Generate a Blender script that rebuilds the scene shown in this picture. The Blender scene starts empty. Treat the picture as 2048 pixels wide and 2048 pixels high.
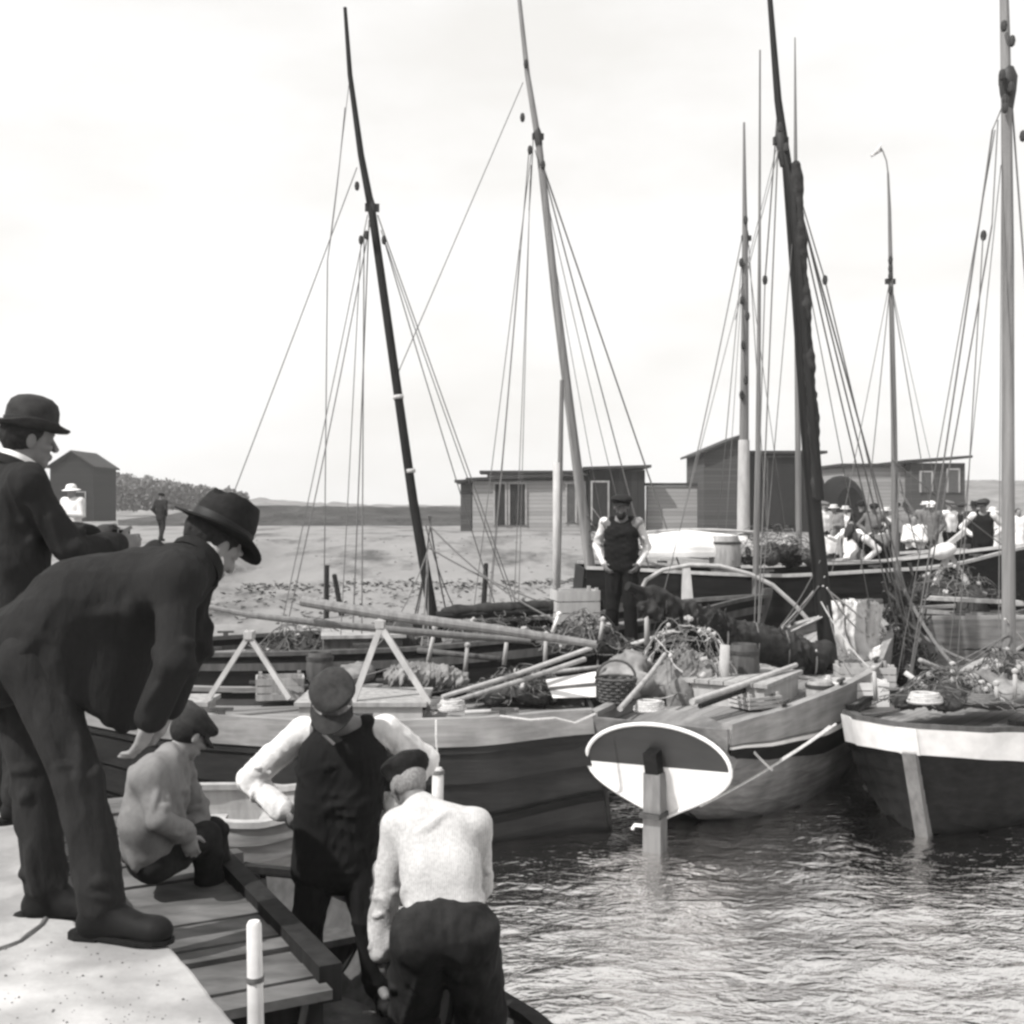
import bpy, bmesh, math, random
import numpy as np
from mathutils import Vector as V, Matrix as M4, noise as mnoise
random.seed(7); np.random.seed(7)
sc = bpy.context.scene
col = sc.collection
FPX, HOR, CAMZ = 2400.0, 1012.0, 1.3
WATER = -1.6

def P(px, py, d):
    """a point of the place at d metres in front of the camera, measured on the 2048 px photograph"""
    return V(((px - 1024) / FPX * d, d, CAMZ - (py - HOR) / FPX * d))

# ---------------------------------------------------------------- materials
def grey(v):
    return (v, v * 0.985, v * 0.975, 1)

def mat(name, v, var=0.25, scale=(6, 6, 6), rough=0.75, bump=0.15, bscale=None, spec=0.3, spots=0.0, detail=6, vlo=None, bdist=0.01):
    m = bpy.data.materials.new(name); m.use_nodes = True
    nt = m.node_tree; n = nt.nodes; l = nt.links
    b = n['Principled BSDF']
    tc = n.new('ShaderNodeTexCoord'); mp = n.new('ShaderNodeMapping'); mp.inputs['Scale'].default_value = scale
    l.new(tc.outputs['Object'], mp.inputs['Vector'])
    nz = n.new('ShaderNodeTexNoise'); nz.inputs['Scale'].default_value = 1.0; nz.inputs['Detail'].default_value = detail
    nz.inputs['Roughness'].default_value = 0.62
    l.new(mp.outputs[0], nz.inputs['Vector'])
    cr = n.new('ShaderNodeValToRGB')
    cr.color_ramp.elements[0].position = 0.28; cr.color_ramp.elements[1].position = 0.72
    lo = v * (1 - var) if vlo is None else vlo
    cr.color_ramp.elements[0].color = grey(lo); cr.color_ramp.elements[1].color = grey(min(0.9, v * (1 + var)))
    l.new(nz.outputs['Fac'], cr.inputs['Fac'])
    out = cr.outputs['Color']
    if spots > 0:
        n2 = n.new('ShaderNodeTexNoise'); n2.inputs['Scale'].default_value = 2.3; n2.inputs['Detail'].default_value = 5
        l.new(tc.outputs['Object'], n2.inputs['Vector'])
        r2 = n.new('ShaderNodeValToRGB'); r2.color_ramp.elements[0].position = 0.42; r2.color_ramp.elements[1].position = 0.62
        r2.color_ramp.elements[0].color = (1 - spots, 1 - spots, 1 - spots, 1); r2.color_ramp.elements[1].color = (1, 1, 1, 1)
        l.new(n2.outputs['Fac'], r2.inputs['Fac'])
        mx = n.new('ShaderNodeMix'); mx.data_type = 'RGBA'; mx.blend_type = 'MULTIPLY'; mx.inputs[0].default_value = 1
        l.new(out, mx.inputs[6]); l.new(r2.outputs['Color'], mx.inputs[7]); out = mx.outputs[2]
    l.new(out, b.inputs['Base Color'])
    b.inputs['Roughness'].default_value = rough
    b.inputs['Specular IOR Level'].default_value = spec
    if bump > 0:
        bp = n.new('ShaderNodeBump'); bp.inputs['Strength'].default_value = bump; bp.inputs['Distance'].default_value = bdist
        if bscale is not None:
            m2 = n.new('ShaderNodeMapping'); m2.inputs['Scale'].default_value = bscale
            l.new(tc.outputs['Object'], m2.inputs['Vector'])
            n3 = n.new('ShaderNodeTexNoise'); n3.inputs['Scale'].default_value = 1; n3.inputs['Detail'].default_value = 4
            l.new(m2.outputs[0], n3.inputs['Vector']); l.new(n3.outputs['Fac'], bp.inputs['Height'])
        else:
            l.new(nz.outputs['Fac'], bp.inputs['Height'])
        l.new(bp.outputs[0], b.inputs['Normal'])
    return m

def boards(name, v, axis, width, gap=0.06, var=0.3, rough=0.8, grain=1, dark=0.25):
    """planking: seams across one object axis, each board its own tone, grain along the other"""
    m = bpy.data.materials.new(name); m.use_nodes = True
    nt = m.node_tree; n = nt.nodes; l = nt.links; b = n['Principled BSDF']
    tc = n.new('ShaderNodeTexCoord'); sx = n.new('ShaderNodeSeparateXYZ'); l.new(tc.outputs['Object'], sx.inputs[0])
    dv = n.new('ShaderNodeMath'); dv.operation = 'DIVIDE'; l.new(sx.outputs[axis], dv.inputs[0]); dv.inputs[1].default_value = width
    fl = n.new('ShaderNodeMath'); fl.operation = 'FLOOR'; l.new(dv.outputs[0], fl.inputs[0])
    fr = n.new('ShaderNodeMath'); fr.operation = 'FRACT'; l.new(dv.outputs[0], fr.inputs[0])
    wn = n.new('ShaderNodeTexWhiteNoise'); wn.noise_dimensions = '1D'; l.new(fl.outputs[0], wn.inputs['W'])
    s = [14, 14, 14]; ga = {0: 2, 1: 0, 2: 0}[axis] if grain is None else grain
    sca = [16, 16, 16]; sca[ga] = 1.4
    mp = n.new('ShaderNodeMapping'); mp.inputs['Scale'].default_value = sca; l.new(tc.outputs['Object'], mp.inputs['Vector'])
    nz = n.new('ShaderNodeTexNoise'); nz.inputs['Scale'].default_value = 1; nz.inputs['Detail'].default_value = 6; l.new(mp.outputs[0], nz.inputs['Vector'])
    ad = n.new('ShaderNodeMath'); ad.operation = 'ADD'; l.new(wn.outputs['Value'], ad.inputs[0]); l.new(nz.outputs['Fac'], ad.inputs[1])
    cr = n.new('ShaderNodeValToRGB'); cr.color_ramp.elements[0].position = 0.3; cr.color_ramp.elements[1].position = 1.0
    ml = n.new('ShaderNodeMath'); ml.operation = 'MULTIPLY'; ml.inputs[1].default_value = 0.6; l.new(ad.outputs[0], ml.inputs[0])
    l.new(ml.outputs[0], cr.inputs['Fac'])
    cr.color_ramp.elements[0].color = grey(v * (1 - var)); cr.color_ramp.elements[1].color = grey(min(.9, v * (1 + var)))
    gp = n.new('ShaderNodeMath'); gp.operation = 'GREATER_THAN'; l.new(fr.outputs[0], gp.inputs[0]); gp.inputs[1].default_value = gap
    mx = n.new('ShaderNodeMix'); mx.data_type = 'RGBA'; l.new(gp.outputs[0], mx.inputs[0])
    mx.inputs[6].default_value = grey(v * dark); l.new(cr.outputs['Color'], mx.inputs[7])
    l.new(mx.outputs[2], b.inputs['Base Color']); b.inputs['Roughness'].default_value = rough; b.inputs['Specular IOR Level'].default_value = .25
    bp = n.new('ShaderNodeBump'); bp.inputs['Strength'].default_value = .6; bp.inputs['Distance'].default_value = .008
    a2 = n.new('ShaderNodeMath'); a2.operation = 'MULTIPLY_ADD'; l.new(nz.outputs['Fac'], a2.inputs[0]); a2.inputs[1].default_value = .5; l.new(gp.outputs[0], a2.inputs[2])
    l.new(a2.outputs[0], bp.inputs['Height']); l.new(bp.outputs[0], b.inputs['Normal'])
    return m

# ---------------------------------------------------------------- objects
MW = {}
def world_of(o):
    return MW.get(o.name, M4.Identity(4))

def thing(name, label, cat, loc=(0, 0, 0), rz=0.0, group=None, roll=0.0, pitch=0.0):
    o = bpy.data.objects.new(name, None); col.objects.link(o)
    o.empty_display_size = .1
    o.location = loc; o.rotation_euler = (roll, pitch, rz)
    o['label'] = label; o['category'] = cat
    if group: o['group'] = group
    MW[o.name] = M4.Translation(V(loc)) @ o.rotation_euler.to_matrix().to_4x4()
    return o

def tag(o, label=None, cat=None, group=None, kind=None):
    if label: o['label'] = label
    if cat: o['category'] = cat
    if group: o['group'] = group
    if kind: o['kind'] = kind
    return o

def mesh_obj(name, verts, faces, m, parent=None, smooth=False, local=False):
    me = bpy.data.meshes.new(name)
    vs = verts
    if parent is not None and not local:
        inv = world_of(parent).inverted()
        vs = [inv @ V(v) for v in verts]
    me.from_pydata([tuple(v) for v in vs], [], [tuple(f) for f in faces])
    me.update()
    bm = bmesh.new(); bm.from_mesh(me); bmesh.ops.recalc_face_normals(bm, faces=bm.faces)
    if smooth:
        for e in bm.edges:
            if len(e.link_faces) == 2 and e.calc_face_angle(0) > .62: e.smooth = False
    bm.to_mesh(me); bm.free()
    if smooth:
        me.polygons.foreach_set('use_smooth', [True] * len(me.polygons))
    me.materials.append(m)
    o = bpy.data.objects.new(name, me); col.objects.link(o)
    if parent is not None:
        o.parent = parent; MW[o.name] = world_of(parent)
    return o

def frame(d):
    d = V(d).normalized()
    u = V((0, 0, 1)) if abs(d.z) < .95 else V((0, 1, 0))
    s = d.cross(u).normalized(); u = s.cross(d).normalized()
    return d, s, u

class MB:
    def __init__(s): s.v = []; s.f = []
    def quadstrip(s, rows, closed=False, caps=False):
        n = len(rows[0]); b = len(s.v)
        for r in rows: s.v += [V(p) for p in r]
        for i in range(len(rows) - 1):
            for j in range(n if closed else n - 1):
                k = (j + 1) % n
                s.f.append((b + i * n + j, b + i * n + k, b + (i + 1) * n + k, b + (i + 1) * n + j))
        if caps:
            s.f.append(tuple(b + j for j in range(n))[::-1]); s.f.append(tuple(b + (len(rows) - 1) * n + j for j in range(n)))
        return s
    def tube(s, path, r, sides=8, cap=True):
        path = [V(p) for p in path]
        rs = r if isinstance(r, (list, tuple)) else [r] * len(path)
        rows = []
        d0 = (path[1] - path[0]).normalized(); _, sx, ux = frame(d0)
        for i, p in enumerate(path):
            a = path[max(0, i - 1)]; c = path[min(len(path) - 1, i + 1)]
            d = (c - a).normalized()
            sx = (sx - d * sx.dot(d)).normalized(); ux = sx.cross(d).normalized()
            rows.append([p + (sx * math.cos(t) + ux * math.sin(t)) * rs[i] for t in [2 * math.pi * k / sides for k in range(sides)]])
        return s.quadstrip(rows, True, cap)
    def beam(s, a, b, w, h, up=None, taper=1.0):
        a = V(a); b = V(b); d, sx, ux = frame(b - a)
        if up is not None:
            sx = d.cross(V(up)).normalized(); ux = sx.cross(d).normalized()
        rows = []
        for p, k in ((a, 1), (b, taper)):
            rows.append([p + sx * x * w / 2 * k + ux * y * h / 2 * k for x, y in ((-1, -1), (1, -1), (1, 1), (-1, 1))])
        return s.quadstrip(rows, True, True)
    def box(s, lo, hi):
        x0, y0, z0 = lo; x1, y1, z1 = hi
        return s.quadstrip([[(x0, y0, z0), (x1, y0, z0), (x1, y1, z0), (x0, y1, z0)], [(x0, y0, z1), (x1, y0, z1), (x1, y1, z1), (x0, y1, z1)]], True, True)
    def lathe(s, prof, c=(0, 0, 0), ax=None, sides=20, ex=1.0, caps=True):
        """prof (r,h) round c; ax = (x,y,z) axes"""
        ax = ax or (V((1, 0, 0)), V((0, 1, 0)), V((0, 0, 1))); c = V(c)
        rows = [[c + ax[0] * r * ex * math.cos(2 * math.pi * k / sides) + ax[1] * r * math.sin(2 * math.pi * k / sides) + ax[2] * h for k in range(sides)] for r, h in prof]
        return s.quadstrip(rows, True, caps)
    def prism(s, pts, off):
        off = V(off); return s.quadstrip([[V(p) for p in pts], [V(p) + off for p in pts]], True, True)
    def build(s, name, m, parent=None, smooth=False, local=False):
        return mesh_obj(name, s.v, s.f, m, parent, smooth, local)

# ---------------------------------------------------------------- distance-field bodies
class SDF:
    def __init__(s): s.p = []
    def cone(s, a, b, ra, rb=None, k=.02, sub=False):
        s.p.append(('c', np.array(a, float), np.array(b, float), ra, ra if rb is None else rb, k, sub)); return s
    def ell(s, c, ax, r, k=.02, sub=False):
        s.p.append(('e', np.array(c, float), np.array([list(a) for a in ax], float), np.array(r, float), 0, k, sub)); return s
    def mesh(s, vox, wr=0.0, wl=0.1, seed=1, stretch=(1, 1, .6), ridged=False):
        los = []; his = []
        for q in s.p:
            if q[0] == 'c':
                r = max(q[3], q[4]); los.append(np.minimum(q[1], q[2]) - r); his.append(np.maximum(q[1], q[2]) + r)
            else:
                r = max(q[3]); los.append(q[1] - r); his.append(q[1] + r)
        lo = np.min(los, 0) - .03 - 3 * vox; hi = np.max(his, 0) + .03 + 3 * vox
        n = np.ceil((hi - lo) / vox).astype(int) + 1
        F = np.full(n, 1.0, np.float32)
        for q, l, h in zip(s.p, los, his):
            k = q[5]; mg = 2.2 * k + 2 * vox + wr
            i0 = np.clip(np.floor((l - mg - lo) / vox).astype(int), 0, n - 1); i1 = np.clip(np.ceil((h + mg - lo) / vox).astype(int) + 1, 1, n)
            X, Y, Z = np.meshgrid(*[lo[a] + vox * np.arange(i0[a], i1[a]) for a in range(3)], indexing='ij')
            X = X.astype(np.float32); Y = Y.astype(np.float32); Z = Z.astype(np.float32)
            if q[0] == 'c':
                ba = q[2] - q[1]; L = max(1e-9, float(ba @ ba))
                x = X - q[1][0]; y = Y - q[1][1]; z = Z - q[1][2]
                t = np.clip((x * ba[0] + y * ba[1] + z * ba[2]) / L, 0, 1)
                d = np.sqrt((x - t * ba[0]) ** 2 + (y - t * ba[1]) ** 2 + (z - t * ba[2]) ** 2) - (q[3] + t * (q[4] - q[3]))
            else:
                x = X - q[1][0]; y = Y - q[1][1]; z = Z - q[1][2]; A = q[2]; r = q[3]
                u = [(x * A[i][0] + y * A[i][1] + z * A[i][2]) for i in range(3)]
                k0 = np.sqrt(sum((u[i] / r[i]) ** 2 for i in range(3))); k1 = np.sqrt(sum((u[i] / r[i] ** 2) ** 2 for i in range(3))) + 1e-6
                d = k0 * (k0 - 1) / k1
            S = F[i0[0]:i1[0], i0[1]:i1[1], i0[2]:i1[2]]
            if q[6]:
                h_ = np.clip(.5 - .5 * (S + d) / k, 0, 1); S[...] = S * (1 - h_) + (-d) * h_ + k * h_ * (1 - h_)
            else:
                h_ = np.clip(.5 + .5 * (S - d) / k, 0, 1); S[...] = S * (1 - h_) + d * h_ - k * h_ * (1 - h_)
        if wr > 0:
            idx = np.nonzero(np.abs(F) < wr * 2.5 + 2 * vox)
            p = np.stack([lo[a] + vox * idx[a] for a in range(3)], 1)
            rg = np.random.RandomState(seed)
            st = np.array(stretch); w = np.zeros(len(p))
            for o in range(5):
                dr = rg.normal(size=3) * st; dr /= np.linalg.norm(dr); d2 = rg.normal(size=3); d2 /= np.linalg.norm(d2)
                f = 2 * math.pi / (wl * rg.uniform(.55, 1.9))
                sn = np.sin(p @ dr * f + 1.7 * np.sin(p @ d2 * f * .45 + rg.uniform(0, 6)) + rg.uniform(0, 6)) * rg.uniform(.5, 1)
                w += (1.6 * np.abs(sn) - .8) if ridged else sn
            w = np.sign(w) * np.abs(w / 2.2) ** 1.2
            mo = np.sin(p @ np.array([5.1, 3.3, 2.2]) + seed) + np.sin(p @ np.array([-3.7, 4.9, 4.1]) + 2 * seed)
            F[idx] += wr * w * np.clip(.75 + .45 * mo, .2, 1.5)
        return nets(F, lo, vox)

def nets(F, lo, vox):
    s = F < 0; n = np.array(F.shape)
    c = np.zeros(n - 1, np.int8)
    offs = [(i, j, k) for i in (0, 1) for j in (0, 1) for k in (0, 1)]
    for o in offs:
        c += s[o[0]:n[0] - 1 + o[0], o[1]:n[1] - 1 + o[1], o[2]:n[2] - 1 + o[2]]
    I = np.stack(np.nonzero((c > 0) & (c < 8)), 1)
    idx = np.full(n - 1, -1, np.int32); idx[I[:, 0], I[:, 1], I[:, 2]] = np.arange(len(I))
    acc = np.zeros((len(I), 3)); cnt = np.zeros(len(I))
    for a in offs:
        for ax in range(3):
            if a[ax] == 1: continue
            b = list(a); b[ax] = 1
            va = F[I[:, 0] + a[0], I[:, 1] + a[1], I[:, 2] + a[2]]; vb = F[I[:, 0] + b[0], I[:, 1] + b[1], I[:, 2] + b[2]]
            m = (va < 0) != (vb < 0); t = np.where(m, va / np.where(m, va - vb, 1), 0)
            p = np.tile(np.array(a, float), (len(I), 1)); p[:, ax] += t
            acc[m] += p[m]; cnt[m] += 1
    vs = lo + vox * (I + acc / cnt[:, None])
    fs = []
    for ax in range(3):
        b, d = [(1, 2), (2, 0), (0, 1)][ax]
        sl0 = [slice(None)] * 3; sl1 = [slice(None)] * 3; sl0[ax] = slice(0, -1); sl1[ax] = slice(1, None)
        for q in (b, d):
            sl0[q] = slice(1, -1); sl1[q] = slice(1, -1)
        A = s[tuple(sl0)]; B = s[tuple(sl1)]
        E = np.stack(np.nonzero(A != B), 1); fl = A[E[:, 0], E[:, 1], E[:, 2]]
        E[:, b] += 1; E[:, d] += 1
        def cell(db, dd):
            q = E.copy(); q[:, b] -= db; q[:, d] -= dd; return idx[q[:, 0], q[:, 1], q[:, 2]]
        Q = np.stack([cell(1, 1), cell(0, 1), cell(0, 0), cell(1, 0)], 1)
        Q[~fl] = Q[~fl][:, ::-1]; fs.append(Q)
    return vs, np.concatenate(fs)

def sdf_obj(name, S, vox, m, parent, wr=0, wl=.1, seed=1, smooth_it=0, stretch=(1, 1, .6), ridged=False):
    vs, fs = S.mesh(vox, wr, wl, seed, stretch, ridged)
    inv = np.array(world_of(parent).inverted()) if parent is not None else np.eye(4)
    vs = vs @ inv[:3, :3].T + inv[:3, 3]
    me = bpy.data.meshes.new(name)
    me.from_pydata(vs.tolist(), [], fs.tolist()); me.update()
    if smooth_it:
        bm = bmesh.new(); bm.from_mesh(me)
        for _ in range(smooth_it): bmesh.ops.smooth_vert(bm, verts=bm.verts, factor=.5, use_axis_x=True, use_axis_y=True, use_axis_z=True)
        bm.to_mesh(me); bm.free()
    me.polygons.foreach_set('use_smooth', [True] * len(me.polygons))
    me.materials.append(m)
    o = bpy.data.objects.new(name, me); col.objects.link(o)
    if parent is not None:
        o.parent = parent; MW[o.name] = world_of(parent)
    return o
# ---------------------------------------------------------------- people
def unit(v): return V(v).normalized()

def add_hand(S, w, d, n, t, curl=.5, fine=True, sc=1.0):
    """palm, four fingers of their own length and a thumb off the side of the palm"""
    d = unit(d); n = unit(V(n) - d * d.dot(V(n))); t = unit(V(t) - d * d.dot(V(t)) - n * n.dot(V(t)))
    S.cone(w - d * .02, w + d * .03, .024 * sc, .026 * sc, .012)
    S.ell(w + d * .055 * sc, (d, t, n), (.05 * sc, .042 * sc, .017 * sc), .012)
    for i, ln in enumerate((.072, .082, .076, .058)):
        ln *= sc
        if not fine and i in (0, 3): continue
        b = w + d * (.095 - .006 * abs(i - 1.2)) * sc + t * (.03 - .02 * i) * sc
        d1 = d * math.cos(curl) + n * math.sin(curl); d2 = d * math.cos(curl * 2.2) + n * math.sin(curl * 2.2)
        m = b + d1 * ln * .52
        r = .0095 * sc if fine else .018
        S.cone(b - d * .012, m, r, r * .92, .006); S.cone(m, m + d2 * ln * .5, r * .92, r * .72, .004)
    tb = w + d * .025 * sc + t * .03 * sc
    td = unit(t * .75 + d * .65 + n * .35); tm = tb + td * .035 * sc
    S.cone(tb - td * .01, tm, .0125 * sc, .011 * sc, .008); S.cone(tm, tm + unit(td + d * .8) * .032 * sc, .011 * sc, .009 * sc, .005)

def add_head(S, c, f, u, sc=1.0, fine=True):
    f = unit(f); u = unit(V(u) - f * f.dot(V(u))); r = f.cross(u)
    def q(a, b, e=0): return c + (f * a + u * b + r * e) * sc
    ax = (f, r, u)
    k = .018 * sc
    S.ell(q(-.012, .028), ax, (.098 * sc, .076 * sc, .088 * sc), k)
    S.ell(q(.03, -.045), ax, (.06 * sc, .057 * sc, .062 * sc), k)
    S.ell(q(.062, -.092), ax, (.024 * sc, .026 * sc, .02 * sc), k)
    if fine:
        S.cone(q(.09, .018), q(.112, -.022), .009 * sc, .014 * sc, .012)
        S.cone(q(.106, -.026, -.012), q(.106, -.026, .012), .008 * sc, .008 * sc, .008)
        S.cone(q(.084, .034, -.034), q(.084, .034, .034), .012 * sc, .012 * sc, .012)
        for e in (-1, 1):
            S.ell(q(.06, -.02, e * .04), ax, (.03 * sc, .024 * sc, .022 * sc), .014)
            S.ell(q(.1, .012, e * .032), ax, (.016 * sc, .017 * sc, .012 * sc), .01, sub=True)
            S.ell(q(.078, .012, e * .032), ax, (.012 * sc, .012 * sc, .012 * sc), .004)
            S.ell(q(-.005, -.005, e * .078), (f, r, u), (.02 * sc, .009 * sc, .033 * sc), .008)
        S.cone(q(.093, -.054, -.02), q(.093, -.054, .02), .0065 * sc, .0065 * sc, .006)
        S.cone(q(.09, -.066, -.017), q(.09, -.066, .017), .007 * sc, .007 * sc, .006)
    else:
        S.cone(q(.09, .012), q(.112, -.022), .012 * sc, .016 * sc, .012)

def hat_mesh(kind, c, f, u, sc=1.0):
    f = unit(f); u = unit(V(u) - f * f.dot(V(u))); r = f.cross(u); ax = (f, r, u); mb = MB()
    s = sc
    if kind == 'bowler':
        o = c + u * .052 * s
        mb.lathe([(.088, -.005), (.1, .0), (.135, .004), (.142, .012), (.14, .018), (.134, .012), (.098, .01), (.094, .02), (.096, .05), (.094, .085), (.084, .115), (.062, .135), (.03, .145), (.004, .147)], o, ax, 28, 1.14)
        for i in range(len(mb.v)):                       # the brim is curled up at the sides
            p = mb.v[i] - o; a = abs(p.dot(r)) / s
            if a > .098 and p.dot(u) < .03 * s: mb.v[i] = mb.v[i] + u * (a - .098) * .55 * s
    elif kind == 'trilby':
        o = c + u * .048 * s
        mb.lathe([(.09, -.004), (.1, .0), (.14, -.004), (.152, -.006), (.153, .0), (.14, .004), (.1, .01), (.097, .022), (.096, .06), (.09, .1), (.078, .128), (.05, .136), (.004, .118)], o, ax, 28, 1.12)
        for i in range(len(mb.v)):
            p = mb.v[i] - o; h = p.dot(u) / s
            if h > .08: mb.v[i] = mb.v[i] - u * .03 * s * max(0, 1 - (p.dot(r) / (.05 * s)) ** 2) - r * p.dot(r) * .2 * max(0, p.dot(f)) / (.1 * s)
            rad = math.hypot(p.dot(f), p.dot(r)) / s
            if rad > .11: mb.v[i] = mb.v[i] + u * (.02 * (p.dot(r) / (.15 * s)) ** 2 - .025 * max(0, p.dot(f) / (.15 * s))) * s
    elif kind == 'boater':
        o = c + u * .055 * s
        mb.lathe([(.09, 0), (.15, .0), (.15, .008), (.097, .009), (.096, .075), (.09, .08), (.004, .081)], o, ax, 24, 1.1)
    elif kind == 'sunhat':
        o = c + u * .05 * s
        mb.lathe([(.09, 0), (.17, -.02), (.172, -.014), (.1, .01), (.098, .05), (.08, .085), (.045, .1), (.004, .104)], o, ax, 24, 1.06)
    elif kind == 'cap':
        o = c + u * .04 * s
        mb.lathe([(.088, -.012), (.098, .0), (.1, .012), (.116, .03), (.125, .052), (.118, .07), (.09, .086), (.05, .094), (.004, .096)], o - f * .008 * s, ax, 28, 1.1)
        for i in range(len(mb.v)):
            p = mb.v[i] - o; h = p.dot(u) / s
            w = mnoise.noise(p * 14 / s) * .012 * s
            mb.v[i] = mb.v[i] + u * (w - max(0, h - .02) * .35 * p.dot(f) / .1) + r * w * .6
        rows = []
        for j in range(5):                               # the peak
            t = j / 4; rows.append([o + f * (.088 + .062 * t * math.cos(a * .95) ** .6) * math.cos(a * (1 - .12 * t)) * s * 1.08 + r * .092 * math.sin(a) * s * (1 + .06 * t) - u * (.006 + .026 * t - .008 * math.cos(a)) * s for a in [(-1.25 + 2.5 * k / 12) for k in range(13)]])
        back = [[p - u * .007 * s for p in rw] for rw in rows[::-1]]
        mb.quadstrip(rows + back + [rows[0]])
    return mb

def strokes(S, a, b, ra, rb, n, rg, t0=0.0, t1=1.0, r=.012, arc=(.6, 1.5), slope=(-.3, .3), k=.022, squash=None):
    """folds of cloth: short ridges winding round a limb or trunk from a to b"""
    a = V(a); b = V(b); d, sx, ux = frame(b - a); L = (b - a).length
    for i in range(n):
        th = rg.uniform(0, 6.28); t = rg.uniform(t0, t1); da = rg.uniform(*arc) * rg.choice((-1, 1)); dt = rg.uniform(*slope); prev = None; m = 7; bow = rg.uniform(-.06, .06)
        for j in range(m + 1):
            u = j / m; tt = max(-.03, min(1.03, t + dt * (u - .5) + bow * math.sin(math.pi * u))); an = th + da * u
            R = ra + (rb - ra) * tt
            off = sx * math.cos(an) + ux * math.sin(an)
            if squash is not None:
                e_ = off.dot(squash[0]); off = off + squash[0] * e_ * squash[1]
            p = lerp(a, b, tt) + off * (R - r * .25)
            rr = r * (.35 + .65 * math.sin(math.pi * u)) 
            if prev is not None: S.cone(prev[0], p, prev[1], rr, k)
            prev = (p, rr)

def lerp(a, b, t): return V(a) * (1 - t) + V(b) * t

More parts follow.
